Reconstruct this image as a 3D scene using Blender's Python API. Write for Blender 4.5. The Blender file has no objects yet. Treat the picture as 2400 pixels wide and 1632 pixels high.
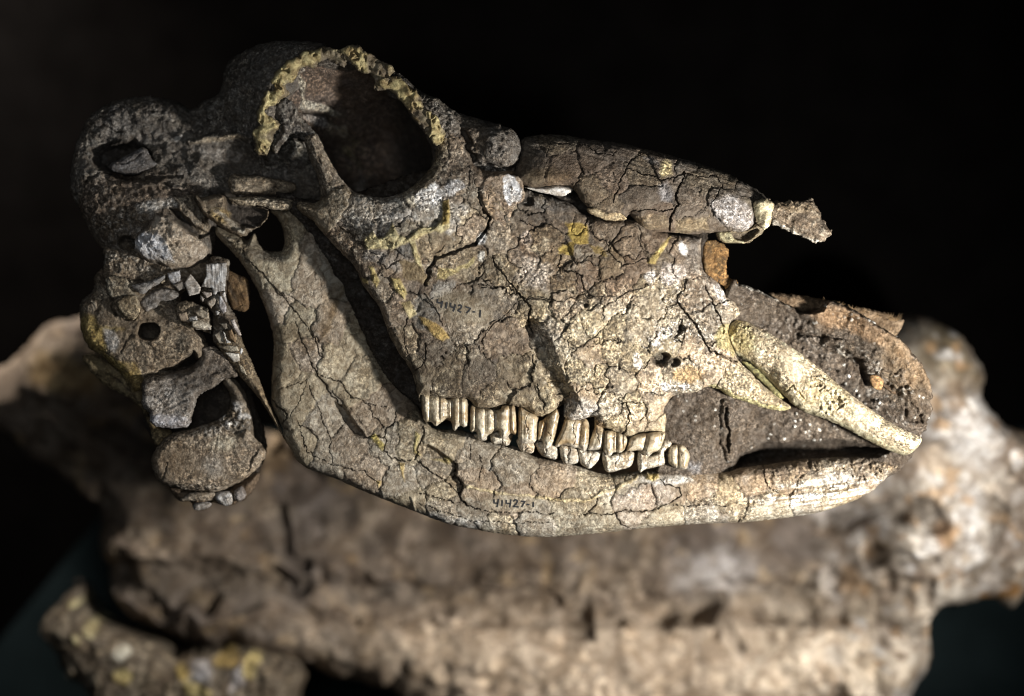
import bpy, math, random
import numpy as np
from mathutils import Vector

# ------------------------------------------------------------------ scene, camera, light
S = 0.00025                 # metres per unit of the drawing used below
CX, CY, H = 1200.0, 816.0, 8000.0
sc = bpy.context.scene
COL = sc.collection
sc.view_settings.view_transform = 'Standard'
sc.view_settings.look = 'None'
sc.view_settings.exposure = 0.0
sc.cycles.use_denoising = True
sc.cycles.pixel_filter_type = 'BLACKMAN_HARRIS'; sc.cycles.filter_width = 1.05
sc.cycles.max_bounces = 5
sc.cycles.diffuse_bounces = 2

def W(x, y, z):             # drawing units -> world metres (z = height towards the camera)
    return ((x - CX) * S, -(y - CY) * S, z * S)

cam_d = bpy.data.cameras.new('camera'); cam = bpy.data.objects.new('camera', cam_d); COL.objects.link(cam)
cam.location = (0, 0, H * S); sc.camera = cam
cam_d.sensor_width = 36.0; cam_d.lens = 36.0 * H / 2400.0
cam_d.clip_start = 0.05; cam_d.clip_end = 50
cam_d.dof.use_dof = True; cam_d.dof.focus_distance = (H - 75) * S
APER = 235.0                # aperture diameter, drawing units
cam_d.dof.aperture_fstop = cam_d.lens / 1000.0 / (APER * S)

world = bpy.data.worlds.new('World'); sc.world = world; world.use_nodes = True
bg = world.node_tree.nodes['Background']
bg.inputs[0].default_value = (0.75, 0.85, 1.0, 1); bg.inputs[1].default_value = 0.012

def lamp(name, kind, pos, target, power, col, **kw):
    l = bpy.data.lights.new(name, kind); l.energy = power; l.color = col
    for k, v in kw.items(): setattr(l, k, v)
    o = bpy.data.objects.new(name, l); COL.objects.link(o)
    o.location = W(*pos)
    d = Vector(W(*target)) - Vector(W(*pos))
    o.rotation_euler = d.to_track_quat('-Z', 'Y').to_euler()
    return o
lamp('key_lamp', 'SPOT', (2850, 1330, 1250), (1800, 1000, 0), 31.0, (1.0, 0.975, 0.93),
     spot_size=math.radians(86), spot_blend=1.0, shadow_soft_size=0.02)
lamp('left_lamp', 'SPOT', (-900, -700, -750), (-250, 200, -1340), 40.0, (1, .93, .85), spot_size=math.radians(75), spot_blend=1.0, shadow_soft_size=.05)
lamp('fill_lamp', 'AREA', (700, 300, 3600), (1150, 850, 0), 1.7, (0.88, 0.94, 1.0), size=0.5)

# ------------------------------------------------------------------ numeric helpers
def noise2(x, y, sc_, seed=0):
    r = np.random.RandomState(seed * 7919 + 13); t = r.rand(256, 256).astype(np.float32)
    u = x / sc_ + seed * 3.17; v = y / sc_ + seed * 1.93
    iu = np.floor(u).astype(int); iv = np.floor(v).astype(int)
    fu = (u - iu); fv = (v - iv); fu = fu * fu * (3 - 2 * fu); fv = fv * fv * (3 - 2 * fv)
    a = t[iu & 255, iv & 255]; b = t[(iu + 1) & 255, iv & 255]
    c = t[iu & 255, (iv + 1) & 255]; d = t[(iu + 1) & 255, (iv + 1) & 255]
    return ((a * (1 - fu) + b * fu) * (1 - fv) + (c * (1 - fu) + d * fu) * fv) * 2 - 1
def fbm(x, y, sc_, octv=4, seed=0, gain=0.55):
    s = 0; a = 1.0; n = 0
    for k in range(octv):
        s = s + a * noise2(x + k * 17.3, y - k * 11.7, sc_ / 2 ** k, seed + k * 31); n += a; a *= gain
    return s / n
def voro(x, y, cell, seed=0):
    r = np.random.RandomState(seed + 555); jx = r.rand(128, 128); jy = r.rand(128, 128); rv = r.rand(128, 128)
    u = x / cell; v = y / cell; iu = np.floor(u).astype(int); iv = np.floor(v).astype(int)
    f1 = np.full(x.shape, 9.0); f2 = np.full(x.shape, 9.0); idv = np.zeros(x.shape)
    for a in (-1, 0, 1):
        for b in (-1, 0, 1):
            ci = iu + a; cj = iv + b
            d = np.hypot(ci + jx[ci & 127, cj & 127] - u, cj + jy[ci & 127, cj & 127] - v)
            w = d < f1
            f2 = np.where(w, f1, np.minimum(f2, d)); idv = np.where(w, rv[ci & 127, cj & 127], idv); f1 = np.where(w, d, f1)
    return f1, f2, idv
def sstep(a, b, x):
    t = np.clip((x - a) / (b - a), 0, 1); return t * t * (3 - 2 * t)
def segdist(X, Y, ax, ay, bx, by):
    dx, dy = bx - ax, by - ay; L = dx * dx + dy * dy + 1e-9
    t = np.clip(((X - ax) * dx + (Y - ay) * dy) / L, 0, 1)
    return np.hypot(X - ax - t * dx, Y - ay - t * dy), t
def sdf_poly(X, Y, P):      # positive inside
    d = np.full(X.shape, 1e9); ins = np.zeros(X.shape, bool); n = len(P)
    for i in range(n):
        ax, ay = P[i]; bx, by = P[(i + 1) % n]
        d = np.minimum(d, segdist(X, Y, ax, ay, bx, by)[0])
        if ay != by:
            c = ((ay > Y) != (by > Y)) & (X < (bx - ax) * (Y - ay) / (by - ay) + ax)
            ins ^= c
    return np.where(ins, d, -d)
def smooth_poly(P, k=3):    # Catmull-Rom through the outline points
    P = np.array(P, float); n = len(P); out = []
    for i in range(n):
        a, b, c, d = P[i - 1], P[i], P[(i + 1) % n], P[(i + 2) % n]
        for j in range(k):
            t = j / k
            out.append(0.5 * ((2 * b) + (-a + c) * t + (2 * a - 5 * b + 4 * c - d) * t * t + (-a + 3 * b - 3 * c + d) * t ** 3))
    return [tuple(p) for p in out]
def rbf(X, Y, pts):
    p = np.array(pts, float); xy = p[:, :2] / 100; z = p[:, 2]; n = len(p)
    r = np.hypot(xy[:, None, 0] - xy[None, :, 0], xy[:, None, 1] - xy[None, :, 1])
    U = lambda r: np.where(r > 0, r * r * np.log(r + 1e-9), 0)
    A = np.zeros((n + 3, n + 3)); A[:n, :n] = U(r) + np.eye(n) * 0.05
    A[:n, n] = 1; A[:n, n + 1:] = xy; A[n, :n] = 1; A[n + 1:, :n] = xy.T
    w = np.linalg.solve(A, np.concatenate([z, [0, 0, 0]]))
    x = X / 100; y = Y / 100; out = w[n] + w[n + 1] * x + w[n + 2] * y
    for i in range(n):
        out = out + w[i] * U(np.hypot(x - xy[i, 0], y - xy[i, 1]))
    return np.clip(out, z.min() - 25, z.max() + 25)

K = {'1': (0, 0, .35446), '2': (600, 50, .30382), '3': (100, 400, .30382), '4': (150, 800, .30382), '5': (600, 480, .30382),
     '6': (1100, 250, .30382), '7': (1200, 500, .30382), '8': (950, 880, .32272), '9': (600, 850, .3012), '10': (1550, 600, .30382),
     '11': (1600, 900, .34813), 'a': (450, 400, .18987), 'b': (950, 880, .17212), 'c': (1300, 930, .17212), 'd': (1650, 420, .1506),
     'e': (450, 600, .18993), 'f': (980, 660, .08606), '12': (0, 1180, .51635), '13': (1200, 1180, .51635), '0': (0, 0, 1)}
def P(k, s):                # measured points of a detail sheet -> drawing units
    x0, y0, f = K[k]; v = [float(t) for t in s.replace(',', ' ').split()]
    return [(x0 + v[i] * f, y0 + v[i + 1] * f) for i in range(0, len(v), 2)]

# ------------------------------------------------------------------ relief solids
class Field:
    def __init__(s, poly, g=2.0, hole=None, rag=2.0, ragsc=14, seed=1, sm=True, zref=40):
        s.zref = zref; s.seed = seed; s.g = g
        pl = smooth_poly(poly) if sm else poly
        a = np.array(pl); m = g * 2 + rag
        xs = np.arange(a[:, 0].min() - m, a[:, 0].max() + m + g, g); ys = np.arange(a[:, 1].min() - m, a[:, 1].max() + m + g, g)
        s.X, s.Y = np.meshgrid(xs, ys, indexing='ij')
        s.sdf = sdf_poly(s.X, s.Y, pl)
        for hp in (hole or []):
            s.sdf = np.minimum(s.sdf, -sdf_poly(s.X, s.Y, smooth_poly(hp)))
        if rag: s.sdf = s.sdf + rag * fbm(s.X, s.Y, ragsc, 3, seed + 5)
        s.Z = np.zeros(s.X.shape); s.C = np.zeros(s.X.shape + (3,)); s.A = np.zeros(s.X.shape) + 0.5
        s.cells = None; s.flat = None
        s.wx = fbm(s.X, s.Y, 22, 3, seed + 91) ; s.wy = fbm(s.X, s.Y, 22, 3, seed + 92); s.vx = fbm(s.X, s.Y, 8, 2, seed + 93); s.vy = fbm(s.X, s.Y, 8, 2, seed + 94)
        if g > 3: s.vx = s.vx * 0; s.vy = s.vy * 0; s.wx = fbm(s.X, s.Y, 50, 2, seed + 91); s.wy = fbm(s.X, s.Y, 50, 2, seed + 92)
    def n(s, sc_, o=3, seed=0): return fbm(s.X, s.Y, sc_, o, s.seed * 100 + seed)
    def base(s, rgb, spk=0.5): s.C[:] = rgb; s.A[:] = spk
    def paint(s, m, rgb, spk=None):
        m = np.clip(m, 0, 1); s.C = s.C * (1 - m[..., None]) + np.array(rgb) * m[..., None]
        if spk is not None: s.A = s.A * (1 - m) + spk * m
    def ell(s, x, y, rx, ry, rot=0, soft=0.35, warp=0.35):
        c, n_ = math.cos(math.radians(rot)), math.sin(math.radians(rot))
        dx = s.X - x + s.wx * rx * warp; dy = s.Y - y + s.wy * ry * warp
        r = np.hypot((dx * c + dy * n_) / rx, (-dx * n_ + dy * c) / ry)
        return 1 - sstep(1 - soft, 1 + soft, r)
    def poly(s, pts, soft=4, warp=5):
        a = np.array(pts); m = warp + soft * 2 + 5
        bx = (s.X > a[:, 0].min() - m) & (s.X < a[:, 0].max() + m) & (s.Y > a[:, 1].min() - m) & (s.Y < a[:, 1].max() + m)
        out = np.zeros(s.X.shape)
        if bx.any():
            out[bx] = sstep(-soft, soft, sdf_poly(s.X[bx] + s.wx[bx] * warp, s.Y[bx] + s.wy[bx] * warp, pts))
        return out
    def dline(s, pts, warp=4, reach=30):
        a = np.array(pts); out = np.full(s.X.shape, 1e3)
        bx = (s.X > a[:, 0].min() - reach) & (s.X < a[:, 0].max() + reach) & (s.Y > a[:, 1].min() - reach) & (s.Y < a[:, 1].max() + reach)
        if not bx.any(): return out
        x = s.X[bx] + s.wx[bx] * warp * 1.5 + s.vx[bx] * 3; y = s.Y[bx] + s.wy[bx] * warp * 1.5 + s.vy[bx] * 3; d = np.full(x.shape, 1e3)
        for i in range(len(pts) - 1): d = np.minimum(d, segdist(x, y, *pts[i], *pts[i + 1])[0])
        out[bx] = d; return out
    def crack(s, pts, w=3.0, dep=9, warp=5, dirt=0.8, rgb=(.038, .029, .021)):
        if s.g < 3 and w < 12: w = w * (.64 if w < 4.5 else .8); dep = dep * .85; dirt = dirt * (.85 if w < 3 else 1)
        d = s.dline(pts, warp); wv = w * (1 + 0.45 * s.wx)
        m = 1 - sstep(wv * 0.35, wv, d)
        s.Z -= dep * m; s.paint(m * dirt * .75, rgb, 0.1); s.paint((1 - sstep(wv * .8, wv * 3.2 + 3, d)) * sstep(-.3, .4, s.wy) * .4, tuple(c * 2.2 for c in rgb))
        if s.cells is not None: s.cells[m > 0.4] = -1
    def ridge(s, pts, w, h, warp=4, power=1.0):
        d = s.dline(pts, warp, reach=w + 12); s.Z += h * np.clip(1 - (d / w) ** 2, 0, 1) ** power
    def bump(s, x, y, rx, ry, h, rot=0, soft=0.9, warp=.2): s.Z += h * s.ell(x, y, rx, ry, rot, soft, warp)
    def plates(s, seeds, warp=16, w=2.2, dep=6, tint=0.16, tilt=.05, dirt=0.85, mask=None):
        x = s.X + s.wx * warp + 2.5 * s.vx; y = s.Y + s.wy * warp + 2.5 * s.vy
        f1 = np.full(x.shape, 1e9); f2 = f1.copy(); i1 = np.zeros(x.shape, int); i2 = i1.copy()
        for i, (sx, sy) in enumerate(seeds):
            d = (x - sx) ** 2 + (y - sy) ** 2
            w1 = d < f1; w2 = (~w1) & (d < f2)
            f2 = np.where(w1, f1, np.where(w2, d, f2)); i2 = np.where(w1, i1, np.where(w2, i, i2))
            f1 = np.where(w1, d, f1); i1 = np.where(w1, i, i1)
        sd = np.array(seeds, float); sep = np.hypot(*(sd[i1] - sd[i2]).T).T if False else np.hypot(sd[i1, 0] - sd[i2, 0], sd[i1, 1] - sd[i2, 1]) + 1e-6
        e = (f2 - f1) / (2 * sep)
        wv = w * (0.75 + 0.6 * np.clip(s.n(60, 2, 79) + .2, -.4, 1.6))
        m = 1 - sstep(wv * 0.4, wv, e)
        eh = np.sin(np.minimum(i1, i2) * 12.9898 + np.maximum(i1, i2) * 78.233) * 43758.5453; eh = eh - np.floor(eh)
        m = m * np.clip(.12 + 1.1 * eh ** 1.5, 0, 1)
        if mask is not None: m = m * mask
        r = np.random.RandomState(s.seed + 3)
        g1 = r.rand(len(seeds)) - .5; tx = r.randn(len(seeds)) * tilt; ty = r.randn(len(seeds)) * tilt; zo = r.randn(len(seeds)) * 1.6
        s.Z += zo[i1] + tx[i1] * (s.X - sd[i1, 0]) + ty[i1] * (s.Y - sd[i1, 1])
        s.Z += 2.2 * (sstep(0, 9, e) - 1)
        k = 1 + tint * 2 * g1[i1]; s.C *= k[..., None]
        fam = r.rand(len(seeds)); lumv = s.C.mean(-1, keepdims=True)
        pk = np.array((1.12, .97, .86)); gr_ = np.array((1.02, 1.0, .96)); ye = np.array((1.08, 1.0, .80))
        tt = np.where((fam < .3)[i1][..., None], pk, np.where((fam < .6)[i1][..., None], gr_, ye)); s.C = s.C * .45 + .55 * lumv * 1.02 * tt * (s.C / lumv) ** .55
        sa = (r.rand(len(seeds)) * .8 + .25)[i1]; s.A = s.A * sa
        s.paint((1 - sstep(1, 11, e + 7 * s.wx)) * sstep(-.25, .35, s.n(55, 2, 85)) * .42, (.052, .044, .037), .5)
        s.Z -= dep * m; s.paint(m * dirt, (.03, .024, .018), 0.1)
        s.cells = np.where((m > 0.5) | (e < 1.2), -1, i1)
        if mask is not None: s.cells = np.where(mask < .5, -1, s.cells)
    def popcorn(s, m0, cell=9, h=5, seed=3, light=(.42, .38, .33), prob=.55, dark=(.03, .026, .02)):
        f1, f2, idv = voro(s.X + s.wx * cell * 1.6 + s.vx * 2, s.Y + s.wy * cell * 1.6, cell, seed); m = m0 * (.45 + .55 * sstep(-.45, .25, fbm(s.X, s.Y, cell * 3, 2, seed + 7)))
        dome = np.clip(1 - (f1 / .62) ** 2, 0, 1) * (0.4 + .9 * idv)
        s.Z += m * h * (dome - .3)
        s.paint(m * .75 * (1 - sstep(.02, .22, f2 - f1)), dark)
        s.paint(m * .75 * dome * (idv > prob), light)
    def rough(s, h1=6, s1=40, h2=1.6, s2=9): s.Z += h1 * s.n(s1, 3, 11) + h2 * s.n(s2, 2, 12)
    def round(s, T, R):
        t = np.clip(s.sdf / R, 0, 1); s.Z -= T * (1 - np.sqrt(np.clip(1 - (1 - t) ** 2, 0, 1)))
    def zat(s, x, y):
        i = int(round_(( x - s.X[0, 0]) / s.g)); j = int(round_((y - s.Y[0, 0]) / s.g))
        i = min(max(i, 0), s.X.shape[0] - 1); j = min(max(j, 0), s.X.shape[1] - 1); return s.Z[i, j]
    def vary(s, lo=.5, sc_=55): s.A = np.clip(s.A * (lo + 1.5 * sstep(-.3, .45, s.n(sc_, 3, 66))), 0, 1)
    def build(s, name, mat, parent=None, bottom=60, Rb=50, piece='bone_plate', label=None):
        s.vary(); g = s.g; X, Y, sd = s.X.copy(), s.Y.copy(), s.sdf
        gx, gy = np.gradient(sd, g); gl = gx * gx + gy * gy + .3
        mask = sd > -g * .5; near = mask & (sd < g * .6)
        k = np.where(near, np.clip(sd, -g, g) / gl, 0); X -= gx * k; Y -= gy * k
        f = mask[:-1, :-1] & mask[1:, :-1] & mask[1:, 1:] & mask[:-1, 1:]
        cnt = np.zeros(mask.shape, int)
        cnt[:-1, :-1] += f; cnt[1:, :-1] += f; cnt[1:, 1:] += f; cnt[:-1, 1:] += f
        used = cnt > 0; inner = cnt == 4
        idx = np.full(mask.shape, -1); nt = used.sum(); idx[used] = np.arange(nt)
        q = np.stack([idx[:-1, :-1][f], idx[:-1, 1:][f], idx[1:, 1:][f], idx[1:, :-1][f]], 1)
        t = np.clip(sd / Rb, 0, 1); Zb = s.Z - bottom * np.sqrt(np.clip(1 - (1 - t) ** 2, 0, 1)) - .5
        zc = 1 - s.zref / H
        def pos(Z, m): return np.stack([(CX + (X[m] - CX) * zc - CX) * S, -((Y[m] - CY) * zc) * S, Z[m] * S], 1)
        V = pos(s.Z, used); Cc = np.concatenate([s.C[used], s.A[used][:, None]], 1)
        s.pos = pos
        if bottom:
            ib = idx.copy(); ib[inner] = nt + np.arange(inner.sum())
            qb = np.stack([ib[:-1, :-1][f], ib[1:, :-1][f], ib[1:, 1:][f], ib[:-1, 1:][f]], 1)
            V = np.concatenate([V, pos(Zb, inner)]); Cc = np.concatenate([Cc, np.concatenate([s.C[inner], s.A[inner][:, None]], 1)])
        if s.cells is None:
            Q = np.concatenate([q, qb]) if bottom else q
            return mesh_obj(name, V, Q, Cc, mat, parent, label)
        c = s.cells; ca = c[:-1, :-1]
        same = (ca == c[1:, :-1]) & (ca == c[1:, 1:]) & (ca == c[:-1, 1:])
        fid = np.where(same, ca, -1)[f]
        for u in np.unique(fid):
            if u >= 0 and (fid == u).sum() < 40: fid[fid == u] = -1
        keep = q[fid < 0]
        Q = np.concatenate([keep, qb]) if bottom else keep
        main = mesh_obj(name, V, Q, Cc, mat, parent, label)
        for u in np.unique(fid):
            if u < 0: continue
            qq = q[fid == u]; vv, inv = np.unique(qq, return_inverse=True)
            mesh_obj(piece, V[vv], inv.reshape(qq.shape), Cc[vv], mat, main)
        return main
round_ = round

def mesh_obj(name, V, Q, Cc, mat, parent=None, label=None):
    V = np.ascontiguousarray(V, np.float32); Q = np.ascontiguousarray(Q, np.int32)
    used, inv = np.unique(Q, return_inverse=True); Q = inv.reshape(Q.shape).astype(np.int32); V = V[used]; Cc = np.asarray(Cc)[used]
    me = bpy.data.meshes.new(name); nq, k = Q.shape
    me.vertices.add(len(V)); me.vertices.foreach_set('co', V.ravel())
    me.loops.add(nq * k); me.loops.foreach_set('vertex_index', Q.ravel())
    me.polygons.add(nq); me.polygons.foreach_set('loop_start', np.arange(0, nq * k, k, dtype=np.int32))
    me.polygons.foreach_set('use_smooth', np.ones(nq, bool))
    me.update(calc_edges=True)
    at = me.color_attributes.new('Col', 'FLOAT_COLOR', 'POINT')
    at.data.foreach_set('color', np.clip(Cc, 0, 1).astype(np.float32).ravel())
    me.materials.append(mat)
    o = bpy.data.objects.new(name, me); COL.objects.link(o)
    if parent is not None: o.parent = parent
    if label: o['label'] = label
    return o

def thing(name, label, cat, group=None):
    o = bpy.data.objects.new(name, None); COL.objects.link(o); o.empty_display_size = .02
    o['label'] = label; o['category'] = cat
    if group: o['group'] = group
    return o

# ------------------------------------------------------------------ materials
def bone_mat(name, rough=.78, spec=.25, fine=1.0, bump=.5, spk_dark=(.035, .026, .018), soft=False, coat=0):
    m = bpy.data.materials.new(name); m.use_nodes = True; nt = m.node_tree; N = nt.nodes; L = nt.links
    b = N['Principled BSDF']; b.inputs['Roughness'].default_value = rough; b.inputs['Specular IOR Level'].default_value = spec
    b.inputs['Coat Weight'].default_value = coat; b.inputs['Coat Roughness'].default_value = .2
    at = N.new('ShaderNodeAttribute'); at.attribute_name = 'Col'
    tc = N.new('ShaderNodeTexCoord')
    def noise(px, det, dist=0.0, typ='n'):
        n = N.new('ShaderNodeTexNoise'); n.inputs['Scale'].default_value = 1 / (px * S); n.inputs['Detail'].default_value = det
        n.inputs['Roughness'].default_value = .65; n.inputs['Distortion'].default_value = dist
        L.new(tc.outputs['Object'], n.inputs['Vector']); return n
    def ramp(src, a, c, lo=0., hi=1.):
        r = N.new('ShaderNodeMapRange'); r.interpolation_type = 'SMOOTHSTEP'; r.inputs[1].default_value = a; r.inputs[2].default_value = c
        r.inputs[3].default_value = lo; r.inputs[4].default_value = hi; L.new(src, r.inputs[0]); return r.outputs[0]
    def mul(a, c):
        n = N.new('ShaderNodeMath'); n.operation = 'MULTIPLY'
        L.new(a, n.inputs[0])
        if isinstance(c, float): n.inputs[1].default_value = c
        else: L.new(c, n.inputs[1])
        return n.outputs[0]
    def mix(fac, a, c, mode='MIX'):
        n = N.new('ShaderNodeMix'); n.data_type = 'RGBA'; n.blend_type = mode
        L.new(fac, n.inputs[0])
        for v, i in ((a, 6), (c, 7)):
            if isinstance(v, tuple): n.inputs[i].default_value = (*v, 1)
            else: L.new(v, n.inputs[i])
        return n.outputs[2]
    col = at.outputs['Color']
    q = 4.0 if soft else 1.0
    n1 = noise(6.5 * q, 3, .6); n2 = noise(17 * q, 4, .8); n3 = noise(60 * q, 4, .3)
    # broad lightness and warmth wander
    col = mix(ramp(n3.outputs[0], .35, .7, 0, .5 * fine), col, (.52, .45, .36), 'SOFT_LIGHT')
    up = N.new('ShaderNodeMix'); up.data_type = 'RGBA'; up.blend_type = 'MULTIPLY'; L.new(ramp(n2.outputs[0], .40, .60, 1.0, 0.0), up.inputs[0])
    L.new(col, up.inputs[6]); up.inputs[7].default_value = (.58, .54, .5, 1); col = up.outputs[2]
    # pale mineral flecks, then dark stains in pores
    lite = mul(ramp(n1.outputs[0], .52, .60), at.outputs['Alpha'])
    col = mix(mul(lite, .95 * fine), col, (2.7, 2.7, 2.65), 'MULTIPLY')
    dark = mul(ramp(n1.outputs[0], .47, .39), at.outputs['Alpha'])
    col = mix(mul(dark, .85 * fine), col, spk_dark)
    L.new(col, b.inputs['Base Color'])
    nb = noise(5 * q, 4, .3); nb2 = noise(14 * q, 5, .5)
    ad = N.new('ShaderNodeMath'); ad.operation = 'ADD'; L.new(mul(nb.outputs[0], .45), ad.inputs[0]); L.new(nb2.outputs[0], ad.inputs[1])
    bp = N.new('ShaderNodeBump'); bp.inputs['Strength'].default_value = bump; bp.inputs['Distance'].default_value = 9 * S
    L.new(ad.outputs[0], bp.inputs['Height']); L.new(bp.outputs[0], b.inputs['Normal'])
    return m
M_bone = bone_mat('weathered_bone', fine=.9, bump=.75)
M_smooth = bone_mat('smooth_bone', rough=.7, fine=.75, bump=.35)
M_dark = bone_mat('stained_bone', rough=.6, spec=.35, fine=1.0, bump=.95)
M_tooth = bone_mat('tooth_enamel', rough=.32, spec=.5, fine=.5, bump=.12, coat=.25, spk_dark=(.11, .07, .03))
M_plaster = bone_mat('yellow_plaster', rough=.65, fine=.45, bump=.4, spk_dark=(.1, .075, .02))
M_earth = bone_mat('sediment', rough=.95, spec=.08, fine=.6, bump=1.0, spk_dark=(.02, .017, .013))
M_block = bone_mat('far_bone', rough=.85, spec=.15, fine=.55, bump=.3, soft=True)

CREAM = (.46, .405, .315); TAN = (.27, .215, .15); BROWN = (.15, .115, .08); DARK = (.055, .046, .036); BLACK = (.02, .017, .014)
WHITE = (.66, .66, .66); YEL = (.44, .36, .16); YELP = (.50, .44, .25); GREY = (.16, .15, .14); RUST = (.16, .085, .03)

# ------------------------------------------------------------------ table and backdrop
def sheet(name, pts, z, rgb, label_kind=True, rough=.6, thick=30, bumpy=0.0):
    m = bpy.data.materials.new(name); m.use_nodes = True; nt = m.node_tree; b = nt.nodes['Principled BSDF']
    b.inputs['Roughness'].default_value = .9; b.inputs['Specular IOR Level'].default_value = 0
    n = nt.nodes.new('ShaderNodeTexNoise'); n.inputs['Scale'].default_value = 30; n.inputs['Detail'].default_value = 8
    tc = nt.nodes.new('ShaderNodeTexCoord'); nt.links.new(tc.outputs['Object'], n.inputs['Vector'])
    r = nt.nodes.new('ShaderNodeValToRGB'); r.color_ramp.elements[0].position = .3; r.color_ramp.elements[1].position = .75
    r.color_ramp.elements[0].color = (*[c * .75 for c in rgb], 1); r.color_ramp.elements[1].color = (*[c * 1.25 for c in rgb], 1)
    nt.links.new(n.outputs[0], r.inputs[0]); nt.links.new(r.outputs[0], b.inputs['Base Color'])
    V = [W(x, y, z) for x, y in pts] + [W(x, y, z - thick) for x, y in pts]; k = len(pts)
    F = [list(range(k))[::-1], [k + i for i in range(k)]] + [[i, (i + 1) % k, k + (i + 1) % k, k + i] for i in range(k)]
    me = bpy.data.meshes.new(name); me.from_pydata(V, [], F); me.update(); me.materials.append(m)
    o = bpy.data.objects.new(name, me); COL.objects.link(o); o['kind'] = 'structure'
    return o
sheet('ground', [(-6000, -6000), (9000, -6000), (9000, 8000), (-6000, 8000)], -1340, (.0016, .0014, .0013))
sheet('shelf_board', [(-560, 2060), (180, 1150), (420, 1040), (2100, 1040), (3600, 1040), (3600, 3200), (-560, 3200)], -1300, (.0125, .0185, .0195), thick=36)

# ------------------------------------------------------------------ the large out-of-focus bone block the skull lies on
blk = P('0', '-120 900 0 850 85 768 160 745 260 745 430 900 600 1010 900 1060 1500 1000 1900 880 2105 745 2205 760 2268 820 2298 880 2290 925 2335 985 2405 1015 2450 1040 2470 1370 2420 1385 2378 1432 2345 1402 2290 1412 2184 1432 2182 1545 2140 1640 2060 1800 1000 1800 940 1650 860 1612 760 1586 700 1556 540 1530 450 1516 380 1492 300 1452 250 1390 238 1340 218 1270 212 1205 165 1162 110 1112 60 1082 0 1032 -120 990')
f = Field(blk, g=5, rag=7, ragsc=40, seed=21, zref=-770)
f.Z[:] = -800
f.Z += rbf(f.X, f.Y, [(0, 900, 0), (100, 850, 30), (150, 1000, 10), (330, 1060, -110), (300, 900, -30), (250, 1250, 0), (450, 1250, 0), (700, 1200, -30), (1000, 1300, -20), (1500, 1300, 0),
     (500, 1420, 20), (1000, 1450, 10), (1600, 1450, 10), (1900, 1560, 60), (1300, 1580, 60), (2050, 1500, 70), (1960, 1240, -90), (2120, 1290, 190), (2220, 1150, 200), (2250, 1000, 260), (2330, 1300, 140), (2180, 850, 260), (2080, 1000, 160), (1700, 1200, 0), (2150, 760, 200)])
f.ridge([(230, 1370), (600, 1450), (1000, 1500), (1500, 1520), (2100, 1530)], 150, 60, 40)
hump = f.ell(1250, 930, 560, 190, 0, .3, .1); f.Z += 640 * hump
f.rough(46, 190, 5, 50)
f.Z += 26 * np.abs(f.n(150, 3, 5)) + 8 * f.n(70, 2, 6)
f.round(170, 110)
f.base((.12, .094, .072), .35)
f.paint(sstep(-.1, .5, f.n(140, 3, 1)), (.105, .087, .075)); f.paint(sstep(.1, .45, f.n(90, 3, 2)) * .7, (.20, .16, .12)); f.paint(sstep(.2, .45, f.n(60, 3, 3)) * .7, (.06, .048, .038)); f.paint(sstep(.25, .5, f.n(46, 3, 7)) * .5, (.30, .22, .13))
f.paint(sstep(1380, 1480, f.Y + 40 * f.wx) * sstep(450, 1100, f.X) * .8, (.42, .335, .25)); f.Z += 2.5 * f.n(18, 2, 71) * sstep(1400, 1460, f.Y)
f.crack(P('0', '250 1340 500 1390 900 1400 1300 1440 1500 1440 1700 1400 1900 1420 2150 1400'), 60, 60, 26, .4, (.10, .08, .062))
f.paint(sstep(1650, 2050, f.X) * sstep(1330, 1430, f.Y) * .7, (.52, .44, .34)); f.paint(sstep(1850, 2100, f.X) * .7 * sstep(-.4, .3, f.n(80, 3, 9)), (.5, .45, .39))
f.paint(f.ell(1990, 1210, 100, 30, 20, .5) * .9, (.55, .52, .5)); f.paint(f.ell(1680, 1350, 90, 50, 0, .7) * .55, (.42, .40, .39)); f.paint(f.ell(2200, 830, 60, 100, -40, .5) * .8, (.15, .12, .075)); f.paint(f.ell(2265, 1010, 60, 80, -30) * .9, (.52, .50, .48)); f.paint(f.ell(2210, 930, 20, 40, 0) * .7, (.14, .09, .05)); f.paint(f.ell(2150, 1080, 60, 40, 0) * .6, (.42, .33, .24)); f.paint(f.ell(2130, 1260, 40, 60, 40, .5) * .8, (.55, .51, .45))
f.paint(f.ell(2195, 1245, 26, 30) * .9, (.24, .13, .06)); f.paint(f.ell(2340, 1385, 50, 22) * .9, (.33, .17, .05)); f.paint(f.ell(150, 880, 90, 45, 20) * .6, (.30, .21, .10))
f.paint(f.ell(1900, 1560, 200, 90, 0, .6) * .6, (.62, .52, .41))
rt = sstep(1850, 2050, f.X); f.paint(rt * sstep(.1, .4, f.n(60, 3, 61)) * .75, (.17, .13, .10)); f.paint(rt * sstep(.1, .4, f.n(52, 3, 62)) * .8, (.50, .475, .45)); f.paint(rt * sstep(.22, .45, f.n(44, 3, 63)) * .7, (.34, .22, .12))
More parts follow.
